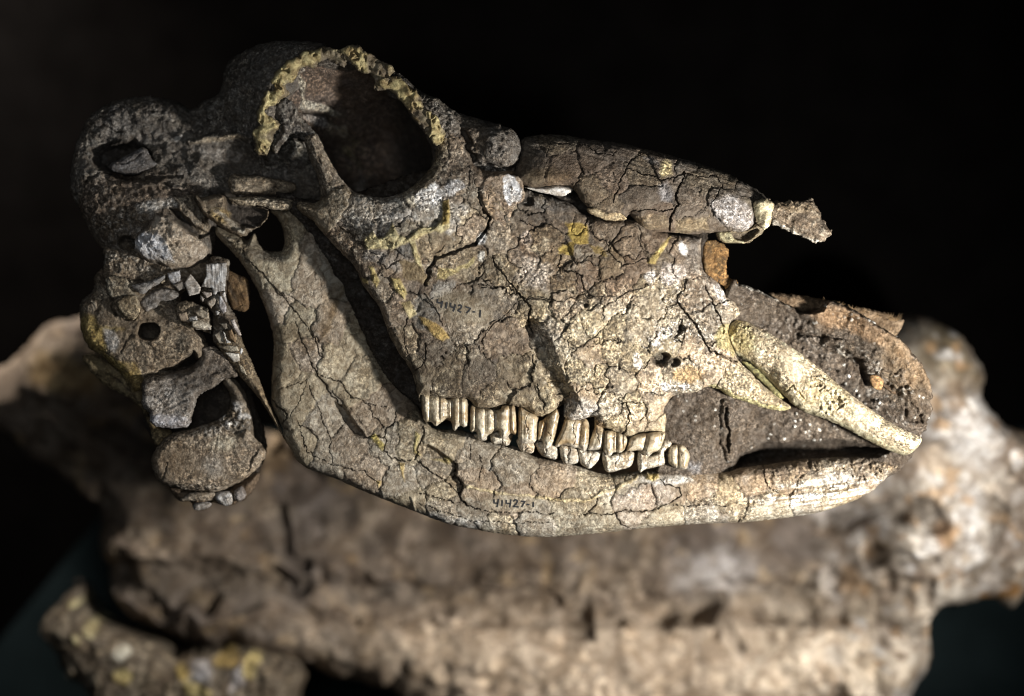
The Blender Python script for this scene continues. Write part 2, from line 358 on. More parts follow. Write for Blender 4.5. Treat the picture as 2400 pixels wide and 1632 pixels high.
for pts, w, dp in ((P('13', '680 550 800 520 950 450'), 13, 34), (P('13', '1330 530 1345 440 1350 360'), 12, 30), (P('13', '1700 470 1750 440 1790 530 1815 580'), 18, 40), (P('13', '1500 90 1640 30 1800 20 1900 90'), 15, 40),
                   (P('13', '2170 0 2190 100 2110 250 2060 330'), 10, 25), (P('13', '1600 230 1720 240 1850 220'), 14, 40), (P('13', '290 500 310 560'), 22, 40), (P('13', '1450 800 1500 875'), 18, 35),
                   (P('13', '960 570 1050 640'), 12, 30), (P('12', '1240 60 1300 230 1370 280'), 12, 30), (P('12', '560 260 640 420 780 520'), 13, 30), (P('12', '800 300 1080 320 1380 350'), 12, 25),
                   (P('0', '60 940 230 1010 420 1100'), 12, 25), (P('0', '100 1010 200 1100 240 1180'), 12, 25)):
    f.crack(pts, w * 2.2, dp, 20, .55, (.05, .04, .03))
bt = thing('fossil_block', 'large blurred brown fossil bone block behind and beneath the sharp skull, filling the lower frame', 'fossil block')
f.build('block_body', M_block, bt, bottom=500, Rb=160)

frg = P('0', '72 1482 128 1415 165 1388 186 1440 240 1482 345 1512 400 1542 470 1528 560 1515 640 1528 706 1592 690 1640 640 1760 260 1760 185 1640 140 1600 100 1535')
f = Field(frg, g=4, rag=7, ragsc=26, seed=33, zref=-640)
f.Z[:] = -690; f.rough(24, 60, 9, 20); f.round(160, 70); f.base((.13, .105, .078), .6)
f.Z += 10 * np.abs(f.n(40, 3, 5))
f.popcorn(np.ones(f.X.shape) * .7, 34, 16, 5, (.3, .25, .18), .6)
for x, y, rx, ry, c in ((475, 1568, 32, 34, (.42, .41, .42)), (560, 1600, 40, 20, (.42, .4, .41)), (280, 1540, 24, 16, (.38, .36, .3)), (212, 1478, 16, 14, YELP), (588, 1562, 22, 26, YEL), (455, 1622, 28, 18, YEL), (425, 1580, 16, 26, (.32, .24, .08)),
                        (160, 1425, 10, 14, YELP), (175, 1500, 14, 10, YELP), (280, 1590, 18, 18, YEL), (530, 1545, 20, 26, (.3, .22, .08))):
    m = f.ell(x, y, rx, ry, rx * 7, .3, 1.0); f.paint(m * .8, c, .4); f.Z += 12 * m
ft = thing('fossil_fragment', 'small blurred broken bone fragment with white and yellow lumps, lower left', 'bone fragment')
f.build('fragment_body', M_block, ft, bottom=600, Rb=60)

def small(name, pts, z, rgb, parent, T=20, R=14, rag=2, spk=.6, mat=None, seed=50, g=2, bottom=26, rough=(3, 20, 1.2, 7), z2=None, label=None, fn=None, sm=True, ragsc=12):
    a = np.array(pts)
    zr = z if not callable(z) else 30
    f = Field(pts, g=g, rag=rag, ragsc=ragsc, seed=seed, zref=zr, sm=sm)
    f.Z[:] = z(f.X, f.Y) if callable(z) else z
    f.rough(*rough); f.base(rgb, spk)
    f.paint(sstep(.05, .5, f.n(26, 3, 3)) * .55, tuple(c * .5 for c in rgb)); f.paint(sstep(.15, .5, f.n(16, 2, 4)) * .5, tuple(min(c * 1.6, .7) for c in rgb))
    if fn: fn(f)
    f.round(T, R)
    return f.build(name, mat or M_bone, parent, bottom=bottom, Rb=R * 1.2, label=label)
def fib(f, ang, h=2.0, sc1=5, dark=.3, rgb=(.05, .04, .03)):   # fibrous striation along an angle
    c, n_ = math.cos(math.radians(ang)), math.sin(math.radians(ang))
    u = f.X * c + f.Y * n_; v = -f.X * n_ + f.Y * c
    s = fbm(u / 7, v, sc1, 2, f.seed + 61); f.Z += h * s; f.paint(sstep(.15, .6, -s) * dark, rgb)

# ------------------------------------------------------------------ SKULL
skull = thing('fossil_skull', 'fossil ungulate skull seen from its right side with large eye socket and yellow rim', 'fossil skull')

orbit = P('2', '470 880 530 1000 600 1130 680 1240 760 1310 860 1340 1000 1355 1150 1310 1280 1200 1350 1100 1345 960 1290 850 1200 740 1130 620 1010 560 940 420 800 390 520 370 440 360 350 430 330 510 280 560 215 640 205 760 260 850 360 900')
cran = P('0', '150 430 153 395 157 360 165 325 175 300 190 275 212 250 260 224 330 216 400 226 432 246 465 226 498 212 508 180 515 150 532 130 560 113 600 97 650 90 700 92 756 97 764 112 822 116 870 131 905 155 950 180 982 210 1028 232 1062 257 1098 272 1150 284 1201 302 1220 330 1229 357 1222 390 1195 420 1140 440 1060 470 1000 500 900 510 800 500 735 480 690 492 560 470 520 470 500 520 492 580 480 612 440 632 350 620 300 612 242 592 200 545 172 485 155 452')
f = Field(cran, g=2, hole=[orbit], rag=3.5, ragsc=16, seed=2, zref=30)
f.Z = rbf(f.X, f.Y, [(180, 340, -10), (300, 250, -30), (400, 250, -45), (290, 370, -45), (230, 450, 25), (350, 430, 20), (300, 520, 45), (400, 570, 55), (450, 450, 10), (480, 380, -30), (600, 430, -25), (560, 350, -70), (680, 400, -60), (620, 300, 55),
    (630, 200, 70), (560, 190, 5), (530, 260, -20), (700, 125, 65), (850, 145, 75), (950, 205, 85), (1015, 290, 95), (1060, 320, 75), (1110, 350, 70), (1180, 350, 85), (1120, 400, 60), (430, 320, -50), (470, 560, 20), (230, 560, 10), (640, 330, 20), (1010, 420, 60), (720, 400, -60), (900, 490, 40), (700, 470, -40)])
f.rough(12, 46, 4.5, 11); f.Z += 9 * np.abs(f.n(24, 3, 41)) + 5 * np.abs(f.n(60, 3, 42))
f.round(95, 60)
f.base((.11, .098, .084), .85)
f.paint(sstep(0, .5, f.n(70, 3, 3)) * .6, (.045, .04, .036)); f.paint(sstep(.1, .5, f.n(50, 3, 4)) * .7, (.17, .155, .138))
f.paint(f.ell(280, 500, 150, 110, 15, .4) * .85, (.15, .12, .09)); f.paint(f.ell(190, 400, 60, 110, 0, .3) * .7, (.17, .155, .135)); f.paint(f.ell(250, 280, 60, 40, 0, .5) * .6, (.13, .12, .11)); f.paint(f.ell(640, 130, 90, 40, -20, .5) * .5, (.10, .095, .088))
f.paint(f.poly(P('3', '300 60 560 40 860 110 1200 150 1180 200 900 260 600 300 330 400 240 300'), 8, 12) * .7, (.13, .10, .075))
f.popcorn(f.ell(330, 545, 120, 50, 12, .4), 10, 8, 4, (.45, .42, .38), .5)
f.popcorn(f.ell(330, 640, 110, 40, 12, .4), 8, 7, 4, (.5, .47, .42), .35)
f.popcorn(f.ell(1060, 330, 55, 110, -15, .4) * .8, 9, 6, 9, (.28, .26, .23), .6); f.popcorn(f.ell(950, 190, 130, 26, 38, .5), 8, 7, 10, (.2, .19, .17), .6)
f.popcorn(f.ell(470, 250, 110, 60, 0, .5) * .7, 12, 8, 11, (.13, .12, .11), .6)
f.paint(f.ell(1120, 330, 50, 45, 0, .5) * .7, (.11, .09, .07)); f.popcorn(f.ell(1130, 410, 70, 30, 0, .4) * .9, 9, 6, 14, (.34, .31, .26), .5)
f.popcorn(sstep(0, .5, f.n(70, 2, 51)) * .55, 13, 7, 17, (.2, .19, .175), .62); f.popcorn(f.ell(560, 210, 60, 120, 20, .5) * .8, 11, 8, 18, (.17, .16, .14), .6); f.popcorn(f.ell(520, 300, 90, 30, 0, .5) * .8, 10, 7, 19, (.34, .32, .29), .62); f.popcorn(f.ell(660, 340, 50, 30, 0, .5), 10, 8, 19, (.42, .4, .34), .6)
# cavity and crest lines of the braincase
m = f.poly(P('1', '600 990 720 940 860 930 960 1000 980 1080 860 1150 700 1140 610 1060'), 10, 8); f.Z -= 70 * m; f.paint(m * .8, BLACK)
for p, w, h in ((P('1', '1240 930 1400 890 1560 890 1650 910'), 9, 20), (P('3', '500 60 800 110 1100 140 1250 160'), 9, 12), (P('1', '480 780 540 770 620 700'), 16, 12), (P('1', '500 990 480 1100 640 1140'), 24, 12)):
    f.ridge(p, w, h, 6)
f.paint(f.poly(P('1', '1240 940 1300 905 1560 880 1620 905 1400 925'), 3, 4) * .9, (.34, .29, .22))
f.paint(f.poly(P('1', '860 880 930 880 970 920 920 960 870 940'), 4, 4) * .7, (.22, .21, .2)); f.paint(f.poly(P('1', '1280 970 1500 960 1600 1000 1560 1060 1400 1040 1300 1030'), 5, 8) * .6, (.24, .22, .2), .9)
f.paint(f.dline(P('1', '1040 900 1100 930 1190 905'), 6) < 4, (.4, .38, .35)); f.crack(P('1', '1650 940 1700 1000 1760 1070'), 5, 20)
f.crack(P('1', '540 1190 640 1140 760 1160 900 1180 1200 1160'), 6, 16); f.crack(P('1', '450 1280 520 1270 560 1180'), 4, 10); f.crack(P('1', '560 900 560 820 680 830 780 860'), 4, 8)
# pale scraped patch and rounded condyle
m = f.poly(P('3', '880 340 1000 370 1180 490 1275 600 1240 680 1130 745 1000 755 820 690 690 605 760 500 820 440'), 5, 5); f.Z += 22 * m; f.paint(m, (.42, .36, .29), .3)
m = f.poly(P('3', '740 540 800 470 940 520 1010 640 1020 690 900 690 780 660 700 600'), 6, 8); f.paint(m * .95, (.62, .63, .66), .2)
f.bump(390, 560, 70, 50, 18, 20); m = f.ell(297, 571, 21, 17, 0, .15, .15); f.Z -= 60 * m; f.paint(m * .7, DARK)
f.paint(f.ell(288, 575, 13, 10, 0, .3) * .5, (.22, .18, .13))
m = f.poly(P('3', '720 260 860 230 1010 200 1050 280 960 290 860 330 760 320'), 6, 6); f.paint(m * .9, (.46, .44, .41), .5)
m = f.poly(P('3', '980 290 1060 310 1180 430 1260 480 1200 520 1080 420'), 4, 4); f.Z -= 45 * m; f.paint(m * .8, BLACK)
m = f.poly(P('3', '1010 200 1150 190 1250 330 1280 440 1220 500 1180 460 1060 310'), 4, 5); f.Z += 12 * m; f.paint(m * .85, (.19, .16, .12), .4)
# knob in front of the orbit
m = f.ell(1182, 345, 46, 54, -10, .12, .12); f.Z += 16 * np.sqrt(np.clip(1 - np.hypot((f.X - 1182) / 50, (f.Y - 345) / 58) ** 2, 0, 1)); f.paint(m, (.12, .108, .095), .8)
f.crack(P('2', '1590 880 1640 940 1620 1000 1680 1060'), 12, 26); f.crack(P('2', '1780 1090 1900 1130 1960 1150 2050 1110'), 6, 16)
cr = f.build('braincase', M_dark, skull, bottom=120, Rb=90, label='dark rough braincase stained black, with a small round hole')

# orbit bowl
ob = [(806 + (x - 806) * 1.06, 300 + (y - 300) * 1.06) for x, y in orbit]
f = Field(ob, g=3, rag=0, seed=4, zref=-60)
f.Z = rbf(f.X, f.Y, [(700, 180, 30), (660, 260, 10), (700, 310, 0), (760, 170, 15), (860, 180, 0), (740, 240, -50), (800, 220, -70), (820, 300, -150), (900, 300, -230), (920, 400, -230), (780, 360, -190), (990, 380, -150), (980, 280, -130), (870, 450, -160), (740, 300, -90), (1010, 340, -60), (930, 230, -90)])
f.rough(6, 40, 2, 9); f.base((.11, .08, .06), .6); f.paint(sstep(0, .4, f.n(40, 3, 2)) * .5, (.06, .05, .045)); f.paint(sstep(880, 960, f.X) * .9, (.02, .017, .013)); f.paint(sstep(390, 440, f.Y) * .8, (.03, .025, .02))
m = f.poly(P('2', '350 430 400 500 370 600 420 620 560 660 660 710 580 720 440 690 340 690 360 600 340 500'), 3, 4); f.paint(m * .7, (.42, .40, .33)); f.Z += 8 * m
m = f.ell(742, 280, 34, 14, 20, .3); f.paint(m * .7, (.30, .29, .28)); f.crack(P('2', '360 710 520 720 600 790 700 860'), 6, 26); f.crack(P('2', '400 640 500 600 620 700 760 800'), 3, 6)
f.crack(P('2', '600 800 640 830'), 6, -14, 2, .8, (.5, .45, .35)); f.crack(P('2', '790 1120 780 1200 810 1300'), 5, -10, 3, .5, (.14, .13, .12)); f.crack(P('2', '700 980 780 1090'), 12, -10, 3, .5, (.1, .09, .05))
f.popcorn(f.ell(680, 290, 50, 50, 0, .4) * .8, 9, 8, 14, (.26, .25, .23), .55)
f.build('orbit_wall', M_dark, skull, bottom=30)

small('orbit_knob', P('2', '120 650 230 590 330 690 400 800 475 870 490 940 420 950 340 905 270 900 215 960 150 1020 105 950 175 850'), lambda X, Y: 52 - (Y - 300) * .1, (.10, .09, .08), skull, 40, 22, rag=5, seed=48, mat=M_dark, fn=lambda f: f.popcorn(np.ones(f.X.shape) * .8, 11, 9, 6, (.36, .35, .32), .6))
# yellow spongy glue rim
rim = P('2', '30 1010 45 930 60 850 110 800 60 740 60 650 120 590 190 540 180 470 260 400 300 340 420 290 540 250 640 290 740 260 860 340 980 400 960 490 1060 500 1180 580 1230 690 1330 780 1400 920')
half = [8, 12, 14, 12, 11, 9, 12, 14, 12, 14, 11, 12, 12, 13, 14, 15, 15, 13, 12, 13, 13, 14, 9]
a = np.array(rim); outl = []; inl = []
for i in range(len(a)):
    t = a[min(i + 1, len(a) - 1)] - a[max(i - 1, 0)]; t = t / np.hypot(*t); nn = np.array((-t[1], t[0]))
    outl.append(tuple(a[i] - nn * half[i] * 1.8)); inl.append(tuple(a[i] + nn * half[i] * 1.35))
f = Field(outl + inl[::-1], g=1.6, rag=9, ragsc=24, seed=8, zref=90, sm=True)
f.Z = rbf(f.X, f.Y, [(612, 350, 60), (625, 260, 78), (660, 190, 88), (730, 130, 90), (820, 126, 92), (890, 165, 98), (950, 215, 104), (1000, 285, 112), (1025, 330, 104)])
f1, f2, idv = voro(f.X + 16 * f.wx, f.Y + 16 * f.wy, 21, 5)
f.Z += -5 + 10 * np.abs(f.n(24, 2, 3)) - 9 * (1 - sstep(.12, .32, f1)) * (idv > .4) + 5 * f.n(34, 2, 8); f.round(20, 16)
f.base((.40, .335, .17), .6); f.paint(sstep(-.1, .4, f.n(30, 2, 4)) * .75, (.21, .15, .07)); f.paint((1 - sstep(.1, .3, f1)) * .75 * (idv > .4), (.10, .07, .03)); f.paint(sstep(.1, .5, f.n(20, 2, 14)) * .6, (.55, .48, .25))
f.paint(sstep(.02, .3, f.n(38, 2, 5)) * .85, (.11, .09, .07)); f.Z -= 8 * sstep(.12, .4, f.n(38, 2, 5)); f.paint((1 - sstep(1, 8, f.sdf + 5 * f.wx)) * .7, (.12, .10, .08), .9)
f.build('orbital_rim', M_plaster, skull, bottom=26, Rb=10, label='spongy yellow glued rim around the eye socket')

# zygomatic arch strips and squamosal process
small('zygomatic_arch', P('a', '450 60 700 40 1000 90 1260 150 1250 260 1000 290 700 290 480 280'), 10, (.23, .19, .14), skull, 26, 24, seed=51, fn=lambda f: (fib(f, 5, 4, 6, .5), f.crack(P('a', '1040 160 1020 260'), 3, 8), f.crack(P('a', '1000 230 1100 190 1240 240'), 3, 6)))
small('zygomatic_arch', P('a', '440 330 600 320 900 320 1210 350 1240 430 1160 490 1000 480 860 440 700 430 540 405'), 36, (.30, .26, .2), skull, 30, 20, seed=52, fn=lambda f: fib(f, 8, 5, 6, .6))
def sqfn(f):
    m = f.poly(P('a', '390 300 480 400 700 420 920 480 900 570 830 660 740 700 620 690 480 590 420 500'), 5, 3); f.Z -= 46 * m; f.paint(m * .85, (.03, .026, .024), .3)
    f.ridge(P('a', '30 320 130 500 300 640 480 750 640 790'), 13, 20); f.paint(f.ell(516, 505, 22, 16, 30) * .8, (.36, .27, .13)); f.paint(1 - sstep(2, 9, f.dline(P('a', '300 500 420 600 560 710 640 770'), 4)), (.42, .38, .31))
    f.popcorn(f.ell(585, 535, 24, 8, 0, .4), 7, 5, 4)
small('squamosal_process', P('a', '20 300 110 320 240 290 380 290 500 390 700 415 920 470 925 570 860 660 740 735 640 812 480 772 300 662 130 522'), 62, (.17, .135, .095), skull, 40, 18, seed=53, fn=sqfn)
small('bone_flake', P('1', '705 1100 760 1060 880 1000 950 970 1000 1050 1035 1085 960 1130 870 1160 760 1140'), 8, (.12, .115, .115), skull, 22, 14, seed=54, mat=M_dark, fn=lambda f: f.crack(P('1', '780 1090 880 1060 940 1020'), 3, 6), label='grey loose flake lying in the braincase cavity')

# ------------------------------------------------------------------ the face (maxilla, lacrimal and cheek)
face = P('0', '709 322 728 310 743 317') + orbit[1:9] + P('0', '1014 382 1024 335 1045 300 1090 320 1110 380 1150 400 1205 398 1225 440 1330 470 1380 505 1500 515 1570 545 1650 552') \
    + P('7', '1480 230 1490 430 1560 480 1650 560 1740 650 1795 760 1730 820 1690 880 1700 980 1730 1060 1760 1130 1850 1220 1960 1330 2100 1440 2180 1500 2120 1530 1980 1510 1850 1470 1700 1420 1600 1360 1520 1340 1440 1380 1300 1400 1230 1440 1180 1530') \
    + P('c', '1540 260 1530 440 1490 500 1250 512 1150 530 1040 580 960 555 850 500 660 425 580 390 550 285 470 292 330 330 150 312 130 130') \
    + P('b', '2170 400 2100 450 1980 530 1800 575 1640 480 1500 430 1320 425 1280 480 1150 482 970 462 900 400 850 340 640 322 480 318 380 290 220 282') \
    + P('5', '1265 1480 1255 1525 1200 1300 1100 1150 1020 1000 950 800 880 700 800 590 765 490 620 335 510 222 430 122 300 20') + P('0', '700 470 745 470 742 415 722 369')
f = Field(face, g=1.8, rag=2.0, ragsc=10, seed=5, zref=90)
ZF = [(725, 330, 70), (750, 400, 80), (760, 470, 78), (700, 480, 60), (835, 470, 106), (904, 480, 112), (990, 440, 118), (1040, 350, 95), (1120, 420, 105), (800, 550, 88), (850, 640, 92), (900, 760, 84), (960, 880, 72), (985, 925, 64), (900, 560, 126), (980, 540, 128), (1060, 520, 122),
      (1000, 590, 124), (1010, 630, 96), (1090, 600, 92), (1080, 720, 98), (1150, 850, 72), (1060, 880, 70), (1210, 800, 70), (1230, 900, 66), (1300, 790, 108), (1330, 720, 108), (1450, 780, 104), (1200, 620, 100), (1190, 480, 104), (1300, 520, 88), (1400, 600, 98), (1550, 600, 84),
      (1640, 590, 40), (1700, 700, 26), (1600, 740, 84), (1550, 850, 74), (1650, 860, 62), (1720, 880, 56), (1820, 945, 48), (1560, 950, 54), (1450, 960, 78), (1350, 900, 98), (1260, 930, 66), (1100, 930, 62), (1480, 700, 100), (1500, 930, 74)]
f.Z = rbf(f.X, f.Y, ZF); f.rough(5, 50, 1.3, 8)
f.base((.225, .182, .132), .85)
# base colour regions
f.paint(sstep(1200, 1290, f.X + 30 * f.wx) * sstep(640, 740, f.Y + 40 * f.wy), (.40, .335, .235), 1.0)
f.paint(f.poly(P('0', '1240 480 1400 490 1560 540 1600 600 1500 660 1420 720 1300 690 1240 640 1190 560'), 16, 20) * .85, (.155, .112, .076), .55)
f.paint(f.ell(1080, 740, 90, 70, 0, .4) * .7, (.24, .20, .15), .7)
f.paint(f.ell(1110, 870, 150, 70, 5, .4) * .8, (.105, .083, .06), .8)
f.paint(f.ell(930, 500, 130, 50, -4, .5) * .8, (.50, .475, .43), 1)
f.paint(f.ell(735, 400, 28, 90, -12, .4) * .9, (.16, .135, .105), .4); f.paint(f.ell(1060, 400, 90, 60, 0, .5) * .7, (.085, .073, .06), 1)
f.paint(f.ell(1270, 470, 120, 24, 10, .4) * .8, (.07, .062, .056), .9); f.paint(f.ell(1640, 590, 40, 60, 0, .4) * .8, (.10, .095, .09), .7); f.paint(f.ell(1660, 720, 70, 90, -30, .4) * .6, (.19, .15, .11), 1)
f.paint(f.poly(P('5', '520 200 700 300 880 560 1000 800 1200 1150 1260 1500 1180 1300 1000 1000 900 740 780 560'), 8, 8) * .5, (.17, .145, .115), .7)
f.paint(sstep(.15, .5, f.n(60, 3, 31)) * .5, (.12, .092, .066)); f.paint(sstep(.2, .5, f.n(34, 3, 32)) * .5, (.40, .35, .27)); f.paint(sstep(.3, .55, f.n(28, 2, 33)) * .5, (.075, .066, .058))
seeds = [(760, 500), (735, 420), (790, 560), (850, 520), (910, 500), (870, 610), (905, 625), (960, 560), (1010, 500), (985, 440), (1060, 460), (1040, 540), (1110, 530), (1080, 610), (940, 640), (885, 680), (930, 730), (955, 800), (1000, 760), (985, 860), (1010, 830), (1085, 740), (1045, 680), (1150, 700), (1050, 870), (1120, 880), (1180, 800),
         (1200, 870), (1170, 920), (1180, 560), (1230, 520), (1225, 600), (1180, 640), (1270, 560), (1300, 620), (1260, 665), (1330, 660), (1310, 500), (1375, 500), (1420, 530), (1375, 590), (1430, 620), (1480, 570), (1530, 560), (1370, 650), (1400, 690), (1450, 670), (1490, 630), (1540, 620), (1520, 660), (1570, 670), (1610, 620),
         (1630, 690), (1270, 730), (1320, 720), (1290, 770), (1345, 780), (1400, 760), (1420, 720), (1310, 820), (1380, 830), (1300, 870), (1360, 870), (1440, 820), (1430, 770), (1530, 720), (1500, 760), (1570, 760), (1480, 850), (1450, 890), (1400, 890), (1520, 890), (1600, 870), (1570, 800), (1620, 810), (1650, 760), (1680, 850), (1740, 890), (1380, 930), (1330, 960), (1430, 960), (1490, 960), (1530, 950), (1450, 990), (1240, 950), (1290, 930), (1160, 440), (1190, 470), (1120, 470), (1090, 500), (1240, 470), (1560, 1000)]
f.plates(seeds, 16, 1.7, 5.5, .24, .05)
f1, f2, idv = voro(f.X + 9 * f.wx, f.Y + 9 * f.wy, 30, 8)     # fine crazing
m = (1 - sstep(.02, .055, f2 - f1)) * sstep(-.2, .2, f.n(90, 2, 44)); f.Z -= 2.2 * m; f.paint(m * .65, (.05, .038, .028), .2)
# large open fractures
big = [('5', '1740 0 1800 100 1790 180 1700 290', 9, 22), ('5', '1700 290 1600 335 1500 380 1380 410 1340 520 1300 620', 12, 26), ('5', '1820 420 1900 540 1990 640 2060 740 2110 780 2105 900 2130 980', 6, 20),
       ('7', '150 670 300 660 400 690 560 620 600 650 720 650', 3.2, 9), ('8', '1060 160 1160 130 1300 100 1450 90 1500 85', 3, 9), ('8', '1560 210 1610 190 1620 300 1600 380 1590 430', 5, 16), ('8', '1610 192 1730 195 1745 290 1700 330', 3.6, 10),
       ('7', '1280 690 1350 780 1440 900 1520 1050 1620 1110 1740 1140', 8, 20), ('7', '1500 560 1560 700 1640 860 1650 930', 7, 16), ('7', '1310 830 1300 900 1240 960 1300 1000', 9, 16),
       ('5', '1350 720 1480 700 1590 610 1700 610 1800 620 1900 640', 3, 9), ('5', '1300 690 1370 760 1420 860 1430 930', 4, 12), ('5', '2000 750 1930 840 1800 940 1740 1060 1760 1120', 3, 9), ('5', '1320 1090 1310 1200 1220 1300 1230 1400', 4.5, 12),
       ('5', '640 180 740 240 860 330', 5, 14), ('5', '880 360 1000 400 940 450 1000 500 1120 440', 4, 10), ('5', '1160 880 1130 980 1160 1150 1220 1280', 4, 10), ('7', '60 60 160 100 250 90', 3, 8), ('6', '880 790 910 870 900 930', 5, 12),
       ('6', '1060 1110 1200 1010 1300 980 1320 1090 1360 1180 1180 1230 1060 1110', 3, 8), ('6', '700 1160 690 1250 870 1300 880 1400 940 1470', 5, 12), ('6', '880 1210 960 1140', 3, 8), ('6', '100 1390 300 1400 440 1490 640 1500', 4, 12),
       ('6', '80 660 100 760 160 850 130 960 60 1040', 10, 22), ('b', '1800 140 1820 330 1880 400', 5, 12), ('7', '430 930 430 1040 650 1020', 3, 7), ('7', '380 800 440 770 520 640', 2.5, 6), ('7', '700 700 700 870 720 980', 3, 8), ('7', '720 710 900 610 1040 560', 3.5, 9)]
for k, s_, w, dp in big: f.crack(P(k, s_), w * .56, dp, 5)
# deep trough between the two halves of the cheek: lower left side steps down
tr = P('7', '150 900 230 1080 300 1230 420 1480'); d = f.dline(tr, 6, 60); f.Z -= 26 * (1 - sstep(6, 34, d)); f.paint((1 - sstep(5, 20, d)) * .6, (.06, .05, .04))
# foramen and black pits
for x, y, r, dp in ((1549, 843, 19, 34), (1580, 850, 12, 20), (1595, 770, 12, 18), (1373, 716, 6, 10), (1235, 470, 14, 16), (1100, 345, 14, 20)):
    m = f.ell(x, y, r, r * .85, 0, .3, .3); f.Z -= dp * m; f.paint(m * .85, BLACK, .6)
# chips: bright patches
for x, y, rx, ry, ro, c in ((1006, 465, 34, 24, -30, WHITE), (1062, 440, 24, 16, -20, (.45, .45, .46)), (1150, 470, 18, 34, 0, (.30, .23, .16)), (1524, 652, 13, 19, 0, (.5, .48, .46)), (1603, 582, 9, 17, -20, WHITE), (1578, 640, 32, 24, -30, (.42, .38, .35)), (1692, 690, 9, 34, -30, WHITE),
                            (1556, 780, 24, 12, -15, WHITE), (1532, 800, 20, 8, 30, WHITE), (1606, 907, 12, 8, 0, WHITE), (1562, 907, 12, 9, 0, WHITE), (1494, 850, 10, 22, -20, (.55, .52, .47)), (1232, 556, 12, 16, 0, (.30, .26, .23)), (1250, 640, 50, 36, 30, (.32, .28, .24)), (1538, 740, 50, 55, 0, (.40, .34, .25)),
                            (1360, 960, 40, 34, 0, (.40, .38, .35)), (1285, 790, 34, 40, 0, (.42, .37, .30)), (1305, 830, 40, 34, 0, (.44, .39, .30)), (1130, 560, 12, 14, 0, (.45, .46, .47)), (1128, 600, 8, 14, 0, (.4, .4, .38)), (1000, 500, 90, 18, -8, (.42, .40, .37)), (1060, 525, 20, 30, 0, (.33, .31, .28)),
                            (955, 585, 25, 26, 0, (.15, .15, .15)), (880, 600, 30, 20, 20, (.22, .215, .21)), (920, 615, 26, 22, 0, (.24, .22, .2)), (1040, 680, 34, 16, -30, (.26, .25, .23)), (1000, 730, 34, 40, 30, (.19, .18, .16)), (1400, 1000, 14, 12, 0, (.2, .14, .08)), (1660, 660, 26, 22, 0, (.24, .20, .16)), (1500, 985, 60, 26, 0, (.40, .33, .24)), (1620, 880, 34, 22, 0, (.32, .22, .11))):
    m = f.ell(x, y, rx, ry, ro, .22, .5); f.paint(m * .8, c, .7); f.Z += 1.5 * m
f.popcorn(f.ell(1600, 700, 100, 110, 0, .5) * .55, 11, 5, 27, (.5, .46, .4), .62); f.popcorn(sstep(.1, .5, f.n(90, 2, 52)) * .5, 9, 3, 28, (.46, .42, .35), .6); f.popcorn(f.ell(1640, 740, 60, 100, -30, .4) * .8, 8, 5, 21, (.5, .46, .4), .6); f.popcorn(f.ell(1560, 790, 60, 36, 0, .4) * .8, 7, 4, 22, (.62, .6, .56), .6); f.popcorn(f.ell(1720, 900, 90, 26, 38, .4) * .8, 6, 4, 23, (.5, .45, .36), .5)
f.popcorn(f.ell(850, 470, 60, 26, 20, .4) * .7, 7, 4, 24, (.42, .40, .36), .6); f.popcorn(f.ell(1270, 460, 90, 22, 10, .4) * .6, 7, 5, 25, (.45, .43, .4), .75); f.popcorn(f.ell(1600, 910, 80, 14, -5, .4) * .8, 6, 4, 26, (.62, .6, .55), .5)
f.paint((1 - sstep(4, 10, f.dline(P('10', '400 1010 600 1110 750 1150 900 1185 1000 1190'), 3))) * .9, (.50, .46, .25), .4)
# glue on the face
glue = [('10', '420 620 480 540 560 520 640 540 600 640 590 740 560 760 500 720 440 700', (.36, .31, .16), 3, 8), ('5', '840 270 910 210 950 270 1000 250 1060 150 1100 240 1180 260 1280 180 1390 170 1440 100 1490 0 1500 180 1430 225 1380 205 1200 285 1060 345 960 340 850 345', YELP, 7, 3), ('5', '1190 280 1230 280 1270 440 1300 520 1230 460', YELP, 3, 4), ('5', '870 480 900 480 950 600 930 650 900 590', YEL, 3, 4), ('5', '800 560 860 580 860 610 820 600', YEL, 3, 4),
        ('5', '1040 570 1110 570 1160 690 1150 730 1080 670', YEL, 5, 4), ('5', '1130 760 1190 740 1240 850 1180 880', (.44, .37, .2), 3, 4), ('5', '1250 870 1300 870 1440 950 1490 1030 1440 1055 1360 1000', (.38, .27, .10), 3, 4),
        ('5', '1110 440 1220 450 1300 500 1340 620 1220 600 1120 560', (.17, .13, .075), 0, 10), ('5', '1420 500 1560 480 1700 400 1690 460 1560 520 1400 600', (.36, .30, .15), 0, 10),
        ('7', '420 60 580 100 580 230 480 240 470 330 370 330 390 250 460 230', (.30, .22, .06), 0, 10), ('7', '1040 380 1180 220 1240 170 1200 230 1100 390', (.48, .38, .15), 2, 4), ('7', '590 240 700 260 740 330 640 300', (.20, .15, .06), 0, 8), ('2', '1440 1400 1490 1380 1500 1560 1440 1580', (.3, .22, .07), 3, 4)]
for k, s_, c, h, wp in glue:
    m = f.poly(P(k, s_), 3, wp); f.paint(m * .92, c, .25); f.Z += h * m
    if f.cells is not None and h > 2: f.cells[m > .5] = -1
m = f.ell(1085, 722, 66, 34, 18, .3, .1); f.paint(m * .85, (.24, .205, .15), .12); f.Z = f.Z * (1 - m) + m * (rbf(f.X, f.Y, ZF) + 1)
fib_m = f.ell(735, 400, 30, 95, -12, .3)
c_, n_ = math.cos(math.radians(70)), math.sin(math.radians(70)); u = f.X * c_ + f.Y * n_; v = -f.X * n_ + f.Y * c_
st = fbm(u / 7, v, 6, 2, 5); f.Z += 3 * st * fib_m
f.round(44, 22)
face_o = f.build('face', M_bone, skull, bottom=90, Rb=60, piece='bone_plate', label='cracked pale brown cheek and snout side numbered in ink')
FACE = f

